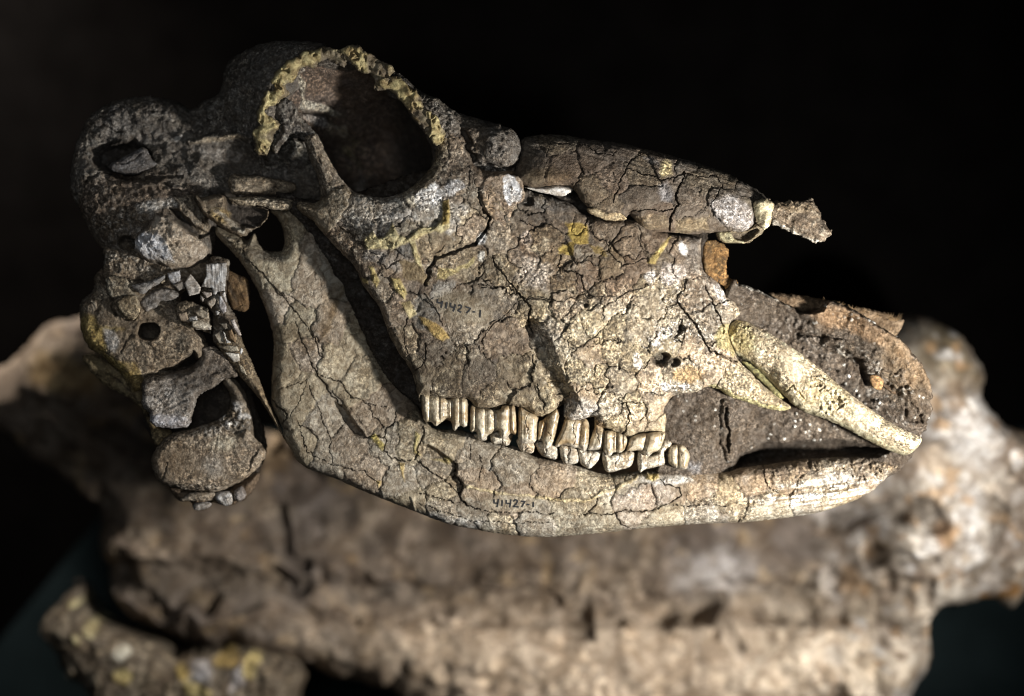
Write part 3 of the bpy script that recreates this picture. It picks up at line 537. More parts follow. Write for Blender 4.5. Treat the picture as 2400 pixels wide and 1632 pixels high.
core = P('0', '640 440 760 470 1050 380 1250 360 1420 400 1600 440 1660 520 1650 640 1690 760 1640 860 1560 920 1540 1010 1400 1040 1200 1010 1000 980 985 960 900 880 820 720 760 600 700 520')
f2_ = Field(core, g=4, rag=2, seed=13, zref=0); f2_.Z[:] = 4; f2_.rough(8, 40, 3, 12); f2_.base((.045, .038, .032), .8); f2_.popcorn(np.ones(f2_.X.shape) * .6, 16, 8, 3, (.12, .11, .1), .6); f2_.round(20, 16)
f2_.build('sediment_core', M_earth, skull, bottom=60)
# ------------------------------------------------------------------ inked numbers
M_ink = bpy.data.materials.new('black_ink'); M_ink.use_nodes = True
M_ink.node_tree.nodes['Principled BSDF'].inputs['Base Color'].default_value = (.008, .008, .009, 1); M_ink.node_tree.nodes['Principled BSDF'].inputs['Roughness'].default_value = .5
def ink(field, strokes, k, w, parent, lab):
    V = []; F = []; zc = 1 - field.zref / H
    for s_ in strokes:
        p = np.array(P(k, s_)); q = [p[0]]
        for i in range(len(p) - 1):
            n = max(1, int(np.hypot(*(p[i + 1] - p[i])) / 1.5))
            for j in range(n): q.append(p[i] + (p[i + 1] - p[i]) * (j + 1) / n)
        q = np.array(q); b0 = len(V)
        for i in range(len(q)):
            t = q[min(i + 1, len(q) - 1)] - q[max(i - 1, 0)]; t = t / (np.hypot(*t) + 1e-6); nn = np.array((-t[1], t[0])) * w / 2
            zm = max(field.zat(q[i][0] + a_, q[i][1] + b_) for a_ in (-2, 0, 2) for b_ in (-2, 0, 2)) + .8
            for dz in (0, -2):
                for sg in (-1, 1):
                    x, y = q[i] + nn * sg; V.append(((x - CX) * zc * S, -(y - CY) * zc * S, (zm + dz) * S))
            if i:
                a_ = b0 + 4 * (i - 1); b_ = a_ + 4
                F += [(a_, a_ + 1, b_ + 1, b_), (a_, b_, b_ + 2, a_ + 2), (a_ + 1, a_ + 3, b_ + 3, b_ + 1)]
    me = bpy.data.meshes.new('inked_number'); me.from_pydata(V, [], F); me.update(); me.materials.append(M_ink)
    o = bpy.data.objects.new('inked_number', me); COL.objects.link(o); o.parent = parent; o['label'] = lab
ink(FACE, ['535 480 524 575 645 595', '670 535 652 610 630 720', '795 570 770 660 760 745', '893 580 886 690 998 722', '1024 625 994 730 956 822', '1095 670 1150 640 1190 680 1160 740 1085 790 1130 820 1180 840', '1290 690 1430 735 1380 800 1320 865', '1485 830 1560 832', '1700 780 1690 880 1682 985'], 'f', 3.6, face_o, 'handwritten black number 41427-1 on the cheek')

# ------------------------------------------------------------------ nasal bone
nas = P('6', '375 330 400 240 500 205 700 200 900 235 1200 270 1400 320 1700 400 2000 500 2304 670') + P('d', '1110 280 1100 400 1060 600 960 700 830 660 800 725 620 830 450 815 220 825 0 835') + P('6', '1750 985 1580 970 1500 965 1350 945 1240 835 1205 865 1090 872 1000 835 880 745 800 640 700 610 500 632 430 610 350 560')
f = Field(nas, g=1.8, rag=1.6, ragsc=9, seed=6, zref=80)
f.Z = rbf(f.X, f.Y, [(1230, 340, 50), (1230, 400, 92), (1300, 330, 60), (1300, 420, 112), (1400, 340, 58), (1400, 420, 104), (1430, 490, 116), (1500, 360, 62), (1520, 450, 106), (1540, 520, 104), (1600, 380, 60), (1640, 460, 96), (1650, 530, 92), (1700, 420, 58), (1720, 480, 88), (1740, 530, 88), (1800, 470, 50), (1790, 510, 60)])
f.rough(4, 50, .7, 7); f.base((.135, .104, .076), .28)
f.paint(f.ell(1400, 440, 180, 50, 8, .5) * .6, (.155, .12, .088), .5); f.paint(sstep(.1, .5, f.n(50, 3, 3)) * .6, (.085, .07, .056)); f.paint(f.ell(1270, 415, 60, 20, 0, .5) * .7, (.15, .105, .055))
top = sstep(0, 40, 60 - (f.Y - (318 + np.clip(f.X - 1330, 0, 900) * .30))); f.paint(top * .5, (.115, .105, .09), .8)
f.plates([(1250, 370), (1320, 390), (1390, 450), (1300, 330), (1400, 370), (1430, 415), (1500, 400), (1500, 470), (1450, 340), (1560, 370), (1640, 410), (1620, 480), (1540, 520), (1700, 470), (1640, 520), (1700, 420), (1620, 385), (1760, 490), (1760, 440), (1420, 500)], 10, 1.1, 4, .14, .03)
fibm = top; st = fbm(f.X / 8 + f.Y / 40, f.Y - .3 * f.X, 5, 2, 9); f.Z += 3 * st * fibm; f.paint(sstep(.1, .6, -st) * fibm * .5, (.04, .034, .028))
for s_, w, dp in (('1655 510 1600 650 1590 720 1610 760 1560 850 1550 950', 6.5, 24), ('1340 360 1230 410 1220 480 1150 600 1110 750', 4, 12), ('880 480 810 620 820 750', 3, 9), ('640 250 600 400 570 550', 2, 5), ('1650 520 1900 540 1960 620 1860 740 1870 850', 3, 9), ('1230 480 1380 530 1520 570 1650 510', 4, 11), ('1230 820 1350 800 1560 800', 4, 11), ('1100 480 1130 600 1000 560 900 500', 2.5, 6), ('620 260 640 280 900 300 1000 350 1100 380 1130 340', 3.4, 10)):
    f.crack(P('6', s_), w * .55, dp, 4)
for k, s_, c, h in (('6', '1480 450 1530 410 1570 440 1560 520 1500 550 1480 500', (.48, .40, .22), 1), ('6', '1860 720 2000 680 2150 760 2230 850 2180 930 2080 965 1950 900 1860 800', (.33, .31, .3), 0), ('6', '1450 600 1520 580 1580 680 1560 750 1480 720', (.21, .2, .2), 0), ('6', '1260 860 1520 820 1550 940 1350 960 1280 900', (.2, .155, .1), 0), ('6', '1600 880 1840 850 1850 960 1600 970', (.24, .19, .12), 0), ('6', '1320 390 1440 400 1480 450 1380 450', (.18, .17, .165), 0)):
    m = f.poly(P(k, s_), 6, 8); f.paint(m * .8, c, .85); f.Z += h * m
f.round(52, 26)
f.build('nasal_bone', M_bone, skull, bottom=60, Rb=40, label='long brown nasal bone cracked across')

def nosetip(f): fib(f, 32, 6, 6, .6); f.popcorn(np.ones(f.X.shape) * .5, 12, 8, 6, (.46, .42, .34), .6); f.paint(f.ell(1860, 485, 40, 14, 10) * .8, (.21, .165, .11)); f.paint((1 - sstep(2, 6, f.dline(P('d', '1060 680 1250 775 1420 885 1640 950 1800 1005'), 3))) * .8, (.6, .57, .5))
small('nasal_tip', P('d', '960 330 1280 345 1400 340 1520 350 1620 300 1700 335 1780 460 1850 620 1990 810 1930 930 1800 1010 1640 950 1420 880 1250 770 960 640'), lambda X, Y: 56 + 0 * X, (.165, .13, .095), skull, 34, 22, rag=8, seed=60, fn=nosetip)
small('plaster_cap', P('d', '780 350 900 300 1000 300 1095 360 1100 440 1060 600 1035 720 950 795 850 680 800 560 768 470'), 84, (.50, .44, .30), skull, 26, 18, rag=4, seed=61, mat=M_plaster, fn=lambda f: (f.bump(1797, 520, 8, 18, 6), f.popcorn(f.ell(1790, 488, 20, 14, 0, .4) * .5, 7, -4, 5, (.5, .42, .2), .5)), label='cream plaster cap at the end of the nasal bone')
def loopfn(f): m = f.poly(P('d', '430 830 620 830 820 760 850 790 760 900 640 970 520 960 450 900'), 3, 3); f.Z -= 22 * m; f.paint(m * .85, (.07, .055, .04), .9); f.paint(f.poly(P('d', '210 820 400 810 440 900 540 960 640 965 620 995 330 985 220 900'), 3, 2) * .9, (.30, .275, .175), .7); fib(f, 80, 1.5, 4, .2)
small('nasal_floor', P('d', '200 815 420 790 640 800 830 680 940 780 900 860 760 960 690 992 500 995 330 988 225 930'), 58, (.2, .165, .11), skull, 26, 9, rag=1, seed=62, fn=loopfn)
small('vomer_plate', P('7', '1480 225 1600 215 1665 270 1670 330 1655 420 1665 470 1700 510 1740 520 1745 560 1720 640 1620 560 1540 500 1480 440'), 8, (.20, .115, .045), skull, 10, 6, rag=3, ragsc=7, seed=63, bottom=8, fn=lambda f: f.paint(sstep(.0, .4, f.n(20, 2, 9)) * .6, (.11, .075, .035)), label='thin orange brown bone sheet in the nose opening')
small('white_chip', P('6', '420 620 520 625 640 610 740 612 800 630 790 660 720 690 640 680 540 660'), 90, (.60, .57, .52), skull, 16, 9, rag=1, seed=64, mat=M_smooth, spk=.2, label='smooth white chip tucked under the nasal bone')
small('white_chip', P('6', '900 790 990 780 1060 810 1130 790 1210 850 1200 875 1090 878 980 850'), 112, (.34, .27, .17), skull, 16, 8, rag=2, seed=65, spk=.8)
small('lacrimal_chip', P('0', '1128 450 1140 415 1190 408 1222 424 1228 465 1206 486 1190 530 1160 520 1134 486'), 103, (.27, .21, .155), skull, 8, 6, rag=7, seed=66, fn=lambda f: (f.paint(f.ell(1200, 446, 17, 36, -18, .15, .8), (.66, .66, .67), .6), f.popcorn(np.ones(f.X.shape) * .4, 11, 4, 3, (.42, .38, .32), .6), f.crack([(1150, 425), (1160, 470), (1185, 500)], 3, 7)))

# premaxilla
def pmx(f):
    f.round(52, 36)
    f.paint(sstep(0, 1, f.ell(1930, 925, 60, 40, 30, .4)) * .6, (.4, .34, .2), .9)
    f.popcorn(f.ell(1930, 925, 62, 44, 35, .5), 12, 12, 7, (.55, .5, .38), .4, (.07, .05, .025)); f.popcorn(f.ell(1740, 790, 40, 44, 0, .5) * .7, 9, 5, 12, (.42, .38, .2), .5, (.1, .08, .03)); f.paint(f.ell(1730, 790, 34, 50, -30, .5) * .6, (.36, .31, .14), .8); f.popcorn(f.ell(1850, 900, 14, 60, -40, .4) * .4, 9, 4, 7, (.6, .58, .45), .5)
    f.ridge([(1985, 940), (2060, 995), (2140, 1040)], 26, 12); f.ridge([(1730, 790), (1800, 830), (1880, 900)], 40, 12); f.bump(1800, 850, 40, 20, -10, 40); f.crack(P('10', '520 640 560 700 600 790'), 4, 8); f.crack(P('10', '960 1060 1010 1000 1060 1080 1150 1130'), 3, 8, 5, .5, (.2, .16, .06)); f.crack(P('10', '1180 950 1220 920 1280 960'), 3, 6)
    lo = (1 - sstep(0, 26, f.sdf)) * sstep(0, 60, (f.Y - 770) - (f.X - 1700) * .55); f.paint(lo * .85, (.40, .37, .25), .1)
    c, n_ = math.cos(math.radians(33)), math.sin(math.radians(33)); u = f.X * c + f.Y * n_; v = -f.X * n_ + f.Y * c; s2 = fbm(u / 9, v, 4, 2, 3); f.Z += 1.6 * s2 * lo; f.paint(lo * .3 * sstep(.1, .5, s2), (.2, .2, .1))
small('premaxilla', P('10', '440 690 440 600 500 520 600 480 780 562 980 682 1130 790 1300 930 1420 1030 1550 1130 1700 1240 1880 1345 2010 1400 1985 1480 1900 1538 1780 1510 1640 1450 1500 1372 1300 1272 1100 1200 1010 1140 950 1078 850 980 740 880 600 780 470 760'),
      lambda X, Y: 12 + 60 * sstep(1690, 1850, X) + 10 * np.clip((X - 1900) / 100, 0, 1) - (X - 1700) * .05, (.50, .425, .305), skull, 0.1, 10, rag=2, seed=67, g=1.6, bottom=70, rough=(8, 60, 2.0, 9), spk=.6, fn=pmx, label='pale cream rod of the snout tip bone')
small('palate_strip', P('10', '620 810 700 840 860 970 960 1090 900 1100 800 1000 700 900'), 20, (.16, .15, .07), skull, 14, 10, seed=68)

# teeth --------------------------------------------------------------
def tooth(parent, k, s_, z, seed, ribs, tip=1.0, stain=.62, lean=0, low=False):
    pts = P(k, s_); a = np.array(pts); cx = a[:, 0].mean(); y0, y1 = a[:, 1].min(), a[:, 1].max()
    f = Field(pts, g=1.2, rag=.8, ragsc=8, seed=seed, zref=z, sm=True)
    f.Z[:] = z
    t = (f.Y - y0) / (y1 - y0)
    f.round(28, 12)
    kx, ky, kf = K[k]
    for x, w, h in [(q[0] + ((seed * 7 + int(q[0])) % 9 - 4) * 2, q[1] * 1.35, q[2] * (.45 + .1 * ((seed + int(q[0])) % 5))) for q in ribs]:
        xx = kx + x * kf; d = f.X - xx - lean * (y1 - f.Y)
        f.Z += h * np.clip(1 - (d / (w * kf)) ** 2, 0, 1)
        if h < 0: f.paint(np.clip(1 - (d / (w * kf)) ** 2, 0, 1) * .38, (.13, .095, .05))
    f.Z += 1.8 * f.n(18, 3, 2)
    f.base((.47, .41, .30) if not low else (.52, .48, .40), .45)
    f.paint(sstep(-.1, .5, f.n(24, 2, 6)) * stain, (.33, .215, .095)); f.paint(sstep(.1, .5, f.n(40, 2, 16)) * .6, (.24, .17, .09)); f.paint(sstep(.2, .5, f.n(12, 2, 7)) * .4, (.20, .13, .06)); f.paint(sstep(.75, 1.0, t + .1 * f.wx) * .8 * tip, (.66, .65, .6)); f.paint(sstep(.25, 0, t) * .5, (.22, .16, .09))
    if low: f.popcorn(np.ones(f.X.shape) * .55, 7, 2.5, seed, (.66, .63, .56), .45, (.2, .15, .1))
    f.crack([(cx + 3, y0 + 8), (cx - 2, y0 + 30), (cx + 2, y1 - 14)], 1.8, 3, 6, .6, (.09, .06, .04))
    return f.build('tooth', M_tooth if not low else M_smooth, parent, bottom=34, Rb=14)
tooth(skull, 'b', '215 250 300 255 480 290 600 310 620 200 650 200 680 290 840 330 862 650 800 712 745 690 680 755 645 735 620 640 560 605 500 640 420 695 350 640 240 600', 52, 71, [(280, 60, 6), (335, 14, -9), (425, 60, 11), (460, 16, -7), (510, 34, 7), (570, 40, -5), (635, 22, -9), (690, 44, 8), (735, 14, -7), (800, 46, 10)])
tooth(skull, 'b', '885 430 970 440 1190 465 1290 460 1310 420 1400 405 1500 435 1522 790 1440 800 1370 862 1300 862 1270 770 1230 780 1160 800 1120 830 1060 892 990 862 960 770 880 762', 50, 72, [(915, 34, 6), (965, 16, -8), (1030, 60, 10), (1090, 12, -7), (1150, 40, 7), (1230, 50, -12), (1350, 70, 12), (1425, 18, -6), (1480, 40, 8)])
tooth(skull, 'b', '1548 440 1650 480 1800 560 1808 640 1790 890 1700 935 1600 935 1538 885 1530 700', 50, 73, [(1590, 60, 4), (1700, 70, 8)], stain=.8)
tooth(skull, 'b', '1950 520 2050 440 2105 500 2085 640 2030 905 1950 995 1890 992 1860 905 1800 880 1812 650 1880 600', 48, 74, [(1840, 30, -8), (1960, 90, 8)], lean=.25, stain=.8)
tooth(skull, 'c', '150 290 330 300 440 290 474 420 462 650 420 742 370 740 330 715 220 690 110 660 40 695 5 640 100 430', 56, 75, [(230, 60, 6), (300, 20, -4), (400, 60, 8)], lean=.12)
tooth(skull, 'c', '545 270 600 370 670 440 700 480 690 600 645 720 520 735 445 722 490 560 540 420', 50, 76, [(590, 60, 7)], lean=.3)
tooth(skull, 'c', '680 470 850 480 1002 570 975 700 940 750 880 770 810 762 770 806 710 800 655 720 650 640', 58, 77, [(720, 50, 9), (845, 16, -8), (890, 30, 8), (925, 10, -6), (965, 24, 6)], stain=.3)
tooth(skull, 'c', '1030 560 1150 510 1400 480 1512 490 1485 620 1420 740 1350 762 1290 815 1230 802 1150 742 1050 745 975 742 1000 640', 60, 78, [(1080, 60, 4), (1190, 24, -4), (1290, 70, 9), (1390, 16, -4), (1430, 50, 5)], lean=.25, stain=.45)

# ------------------------------------------------------------------ MANDIBLE
jaw = thing('fossil_mandible', 'fossil lower jaw bone under the skull, pale and cracked, with its own inked number', 'jaw bone')
mand = P('a', '270 700 300 690 450 755 600 815 660 850 740 770 765 800 800 890 900 980 1000 995 1090 980 1118 870 1090 680 1020 560 950 460') + P('0', '700 470 780 470 850 560 880 680 910 800 950 900 995 985') \
    + P('8', '230 395 400 400 600 470 800 520 950 600 1130 620 1300 680 1470 722 1700 700 1900 680 2100 690 2324 710') + P('11', '400 572 560 552 850 510 1200 500 1350 520 1480 545 1420 610 1250 752 1000 850 800 892 400 938 0 952') \
    + P('9', '2324 1360 1900 1337 1700 1302 1500 1262 1230 1162 1000 1072 800 990 600 902 400 832 300 752') + P('4', '1750 850 1690 750 1680 680 1600 500 1590 400 1600 200 1610 0') + P('3', '1780 1400 1760 1250 1700 1050 1620 870 1500 680 1330 500')
f = Field(mand, g=1.8, rag=1.2, ragsc=12, seed=7, zref=10)
f.Z = rbf(f.X, f.Y, [(510, 540, 10), (560, 580, 14), (620, 640, 10), (660, 760, 12), (700, 600, 6), (760, 700, 8), (640, 520, -10), (700, 500, -14), (780, 560, -16), (850, 700, -14), (900, 850, -12), (660, 900, 22), (740, 850, 20), (800, 980, 6), (700, 1020, 30), (850, 1080, 30), (960, 1000, 14), (940, 1120, 34),
      (1050, 1060, 24), (1150, 1080, 26), (1100, 1190, 34), (1250, 1120, 32), (1300, 1200, 34), (1400, 1140, 32), (1500, 1180, 30), (1600, 1150, 28), (1700, 1190, 26), (1700, 1120, 10), (1850, 1150, 20), (1900, 1090, 6), (2050, 1110, 2), (820, 880, 2)])
f.rough(4, 60, .9, 9)
f.base((.315, .27, .205), .38)
f.paint(sstep(1100, 900, f.X) * .4, (.27, .24, .19), .3)
f.paint(f.poly(P('0', '580 600 700 560 790 640 760 760 700 820 640 740 600 660'), 20, 20) * .7, (.42, .385, .31), .3)
f.paint(f.poly(P('0', '500 530 600 570 690 500 690 590 600 620 540 600'), 8, 8) * .5, (.16, .14, .11), .6); f.paint(f.ell(625, 600, 40, 12, 10, .4) * .6, (.12, .11, .105))
for s_, c in (('0', 0),): pass
f.paint(f.poly(P('5', '140 960 180 930 300 900 330 1000 500 900 530 700 600 600 720 590 640 760 560 1000 500 1060 420 1180 320 1080 200 1000'), 5, 8) * .6, (.215, .165, .105), .4)
f.paint(f.poly(P('5', '690 600 720 600 640 760 560 980 490 1060 520 960 600 740'), 3, 4) * .6, (.17, .12, .06), .3)
f.paint(f.poly(P('0', '760 560 840 640 900 800 950 900 980 980 900 940 860 800 800 660 730 560'), 12, 12) * .5, (.14, .11, .08), .6)
f.paint(f.ell(1250, 1110, 260, 50, 6, .4) * .5, (.24, .195, .14), .75)
f.paint(f.poly(P('8', '1400 880 1500 800 1700 760 1820 760 1900 800 1960 860 1900 930 1700 960 1500 990 1400 980'), 6, 10) * .8, (.44, .41, .36), .3); f.paint(f.ell(1520, 1160, 18, 30) * .5, (.33, .25, .18), .3)
f.paint(sstep(1190, 1205, f.Y + 8 * f.wx - np.clip(1500 - f.X, -100, 999) * -.00) * .6, (.42, .39, .33), .4); f.paint(f.poly(P('0', '1150 1170 1300 1176 1390 1180 1380 1200 1160 1198'), 5, 6) * .6, (.42, .38, .31), .3)
f.paint(f.poly(P('0', '960 1195 1100 1215 1180 1225 1170 1250 1050 1230'), 6, 8) * .7, (.46, .45, .43), .3)
f.paint(sstep(1560, 1640, f.X) * sstep(1195, 1170, f.Y) * .6, (.33, .24, .14), .9); f.paint(sstep(1700, 1780, f.X) * sstep(1130, 1110, f.Y) * .75, (.15, .12, .09), .8)
f.paint(sstep(.15, .5, f.n(60, 3, 31)) * .35, (.19, .15, .105)); f.paint(sstep(.25, .5, f.n(40, 3, 32)) * .4, (.44, .41, .35))
f.plates([(530, 570), (590, 640), (650, 640), (640, 730), (720, 660), (800, 640), (690, 760), (660, 860), (720, 830), (780, 760), (840, 780), (780, 850), (680, 950), (710, 920), (760, 980), (840, 900), (880, 960), (820, 1040), (910, 1050), (700, 1050), (760, 1080), (950, 1050), (860, 1110), (940, 1130), (1010, 1110), (960, 1180), (1030, 1150),
          (1040, 1200), (1120, 1060), (1040, 1030), (1120, 1130), (1200, 1090), (1300, 1130), (1200, 1180), (1330, 1185), (1250, 1215), (1100, 1215), (1170, 1240), (1380, 1230), (1400, 1120), (1480, 1120), (1500, 1165), (1560, 1150), (1560, 1215), (1650, 1140), (1700, 1160), (1650, 1205), (1800, 1195), (1760, 1120), (1850, 1110), (1900, 1150), (1950, 1110), (1960, 1160), (2040, 1110), (470, 700)], 12, 1.0, 3, .12, .02, dirt=.6)
f1, f2, idv = voro(f.X + 12 * f.wx, f.Y + 12 * f.wy, 44, 18); m = (1 - sstep(.015, .04, f2 - f1)) * sstep(0, .3, f.n(100, 2, 44)); f.Z -= 1.6 * m; f.paint(m * .55, (.07, .055, .04), .2)
# long grain along the lower border and on the front end
gr = sstep(1160, 1215, f.Y) + sstep(1640, 1760, f.X) * .8; gr = np.clip(gr, 0, 1); st = fbm(f.X / 9, f.Y + .12 * (f.X - 1200) * (f.X > 1500), 5, 2, 77); f.Z += (1.2 + 5 * sstep(1650, 1900, f.X)) * st * gr; f.paint(gr * .4 * sstep(.15, .5, -st), (.16, .12, .08))
m = f.ell(1930, 1150, 150, 26, -8, .5) * sstep(0, .4, st + .25); f.paint(m * .85, (.66, .65, .6), .8); f.popcorn(f.ell(1980, 1120, 120, 34, -5, .5) * .8, 9, 6, 31, (.55, .5, .42), .55); f.popcorn(f.ell(2060, 1100, 70, 34, -14, .5), 9, 10, 32, (.24, .2, .15), .6); f.popcorn(f.poly(P('11', '560 550 860 510 1200 505 1480 545 1400 620 1100 600 900 620 700 700 600 640'), 8, 8) * .7, 11, 7, 37, (.36, .29, .2), .5); f.ridge(P('11', '100 760 500 740 900 700 1150 640'), 22, -9, 8); f.ridge(P('11', '300 640 600 600 900 560 1100 540'), 12, 7, 8)
f.popcorn(sstep(26, 6, np.abs(f.Y - (1000 + (f.X - 1000) * .22 + 14 * f.wx))) * sstep(1000, 1060, f.X) * sstep(1440, 1380, f.X) * .8, 7, 4, 33, (.45, .4, .32), .6)
f.popcorn(f.ell(1550, 1118, 90, 16, 0, .5) * .8, 8, 4, 34, (.64, .62, .57), .45); f.paint(f.ell(1560, 1125, 60, 10) * .7, (.6, .58, .54))
for k, s_, w, dp in (('5', '0 480 100 600 200 720 300 810 400 950 480 1080 500 1200', 3.6, 12), ('5', '300 900 350 1040 420 1180', 3, 9), ('9', '420 0 450 60 560 220 660 340', 5, 18), ('9', '500 100 650 150 740 260 860 310 1000 350', 3.6, 11), ('9', '870 320 920 430 1000 510', 3, 9),
                     ('9', '850 585 1000 580 1030 500 1080 480 1080 370', 4, 12), ('9', '1000 590 1000 690 1100 760 1240 750', 4, 11), ('9', '1240 750 1270 640 1310 560 1290 500', 6, 14), ('9', '1540 790 1560 900 1610 950 1590 1030 1600 1080 1640 1110', 7, 22), ('9', '1250 760 1450 900 1590 1020', 4.5, 15), ('9', '1640 1110 1760 1150 1830 1160 2324 1170', 3, 9),
                     ('9', '1240 1100 1500 1170 1650 1220 1900 1240 2300 1250', 2.4, 7), ('8', '1390 900 1380 950 1330 990', 4, 12), ('8', '1300 1000 1500 1000 1800 970 1950 910 2010 870 1990 810 1880 790 1840 760', 4, 13), ('8', '1930 950 2324 940', 3, 10), ('8', '1530 1000 1560 1080 1680 1130', 3.5, 9), ('9', '1800 1170 1775 1240', 3, 9), ('9', '1700 1230 1740 1310', 3.4, 10),
                     ('9', '1240 1020 1500 1070 1640 1110', 3, 9), ('9', '0 450 200 60 130 0 0 40', 2.4, 7), ('9', '200 200 400 130 330 330 260 420', 2.4, 7), ('9', '120 290 240 410 200 500', 6, 16), ('9', '420 180 560 560 600 780', 2.8, 8), ('9', '320 450 400 700 600 790 850 850 960 930', 3, 9), ('9', '1400 80 1440 60', 3, 8), ('a', '600 980 700 1100 830 1230 1000 1420 1150 1580', 3.4, 12), ('a', '610 950 680 1090', 5, 10),
                     ('8', '1700 600 1600 760', 2, 5), ('8', '540 590 560 660 540 760', 3, 8), ('8', '470 480 480 620', 3, 7), ('11', '540 560 560 680 640 740', 4, 12)):
    f.crack(P(k, s_), w * .56, dp, 4)
# the two sunk wedges of the jaw
m = f.poly(P('9', '600 310 680 340 780 500 850 575 760 560 680 470 600 350'), 5, 4); f.Z -= 24 * m; f.paint(m * .4, (.10, .08, .06))
m = f.poly(P('9', '1270 640 1340 640 1500 740 1560 800 1560 900 1620 950 1590 1020 1450 900 1290 740'), 4, 3); f.Z -= 14 * m; f.paint(m * .45, (.15, .12, .085))
for k, s_, c, h in (('9', '890 580 930 560 960 600 1000 640 990 690 950 640', (.36, .30, .09), 3), ('9', '1110 780 1160 780 1150 850 1160 920 1140 880', (.42, .32, .14), 3), ('9', '940 910 980 920 960 970', (.46, .36, .16), 2), ('9', '1240 540 1280 560 1250 680 1280 720 1230 700', (.36, .30, .13), 3), ('9', '1460 740 1510 740 1530 770 1490 790', (.34, .29, .12), 5), ('8', '1750 710 1830 720 1840 750 1790 765 1750 750', (.58, .47, .2), 6),
                    ('9', '1200 1040 1230 1040 1240 1130 1250 1160 1230 1160', (.40, .35, .26), 4), ('8', '180 600 330 620 320 650', (.3, .25, .12), 0)):
    m = f.poly(P(k, s_), 3, 4); f.paint(m * .9, c, .3); f.Z += h * m
d = f.dline(P('9', '1640 955 1800 1003 2000 1033 2200 1053') + P('8', '1150 902 1365 907 1430 852 1560 802 1690 742'), 4); m = 1 - sstep(2, 4.5, d); f.Z += 4 * m; f.paint(m * .85, (.50, .42, .26), .2)
for x, y, r in ((738, 615, 8), (778, 680, 9), (700, 610, 5), (722, 652, 4)): m = f.ell(x, y, r, r, 0, .2, .2); f.paint(m * .45, (.17, .13, .085))
m = f.ell(560, 590, 60, 22, 45, .4); f.popcorn(m * .8, 9, 6, 35, (.34, .3, .24), .5)
m = f.ell(1200, 1178, 66, 18, 3, .3, .1); f.paint(m * .85, (.35, .31, .24), .12); f.Z = f.Z * (1 - m) + m * 33
f.round(60, 34)
jaw_o = f.build('jaw_body', M_bone, jaw, bottom=70, Rb=60, label='cracked pale jaw body with long glued seams')
ink(f, ['645 897 645 924 672 926', '677 894 673 925 667 955', '705 903 702 947', '734 901 733 926 762 928', '768 898 764 926 758 957', '785 912 800 900 816 908 806 930 784 950 824 952', '840 912 870 912 855 935 845 955', '880 935 902 935', '930 918 930 955'], '8', 3.5, jaw_o, 'handwritten black number 41427-1 along the jaw')

for j, (k, s_, z, ribs) in enumerate([
    ('b', '940 800 1120 790 1130 860 1100 895 1000 890 950 850', 26, []), ('b', '1150 770 1280 760 1450 760 1442 900 1385 965 1280 935 1180 935', 30, [(1300, 70, 5)]), ('b', '1525 860 1765 880 1755 1035 1690 1065 1580 1035 1532 960', 32, [(1650, 70, 6)]),
    ('b', '1780 890 2062 940 2074 1135 1960 1135 1860 1095 1790 1000', 32, [(1850, 30, -6), (1970, 70, 6)]), ('c', '60 660 180 660 312 700 342 880 240 925 150 925 90 850', 34, [(120, 40, 4), (250, 50, 6)]), ('c', '308 700 450 735 642 715 622 830 560 922 480 985 400 952 338 880', 34, [(540, 70, 5)]),
    ('c', '648 740 740 790 900 745 1082 740 1084 870 1030 962 900 1002 740 1035 668 960', 36, [(700, 40, 4), (900, 120, 5)]), ('c', '1138 730 1290 790 1400 740 1465 590 1590 615 1595 700 1505 765 1512 910 1430 952 1250 992 1150 1025', 38, [(1200, 50, 4), (1380, 90, 5)]),
    ('c', '1558 690 1640 655 1740 655 1812 720 1852 820 1825 915 1800 992 1700 990 1580 932 1548 850', 42, [(1620, 50, 6), (1690, 16, -8), (1770, 60, 8)])]):
    tooth(jaw, k, s_, z, 80 + j, ribs, .6, .3, low=(j < 8))

# ------------------------------------------------------------------ sediment in the mouth and snout
sed = thing('sediment_filling', 'dark grey brown sediment filling the snout and the gap between the jaws', 'sediment')
mat_p = P('0', '1715 655') + P('10', '600 215 800 290 980 390 1100 430 1190 412 1270 352 1450 405 1650 545 1780 612 1900 720 2000 850 2062 1000 2064 1250 2010 1385') + P('0', '2130 1085 2080 1120 1990 1110 1850 1110 1560 1120 1540 1060 1545 950 1640 880 1700 790 1690 700')
f = Field(mat_p, g=2, rag=6, ragsc=16, seed=9, zref=-30)
f.Z = rbf(f.X, f.Y, [(1720, 670, 20), (1800, 760, -20), (1870, 730, 10), (1960, 730, 20), (2060, 790, 30), (2130, 850, 30), (2150, 950, 20), (1900, 820, -30), (2000, 880, -20), (2050, 980, -20), (1600, 980, 5), (1640, 1080, 5), (1680, 980, 0), (1760, 980, -45), (1850, 1020, -50), (1760, 1060, -75), (1900, 1080, -60), (2000, 1060, -50), (2100, 1080, -20)])
f.rough(16, 70, 4, 11); f.Z += 6 * np.abs(f.n(26, 3, 9)); f.base((.10, .082, .066), .7)
f.paint(f.poly(P('10', '1100 430 1270 350 1640 540 1780 610 2000 850 2060 1000 1900 1000 1760 760 1560 640 1400 560 1200 520'), 12, 14) * .85, (.25, .17, .105), .3); f.paint(f.ell(2110, 870, 50, 80, -30, .5) * .6, (.21, .155, .10), .4)
f.paint(sstep(.1, .5, f.n(50, 3, 5)) * .5, (.11, .09, .07)); f.paint(f.ell(1800, 930, 90, 20, 15) * .4, (.13, .105, .085), .2)
f1, f2, idv = voro(f.X, f.Y, 15, 77); m = (f1 < .2) * (idv > .8) * sstep(-.1, .4, f.n(60, 2, 88)); f.paint(m * .9, (.55, .54, .5)); f.Z += 3 * m
f.popcorn(sstep(0, .5, f.n(50, 2, 15)) * .6, 11, 8, 41, (.16, .135, .11), .6)
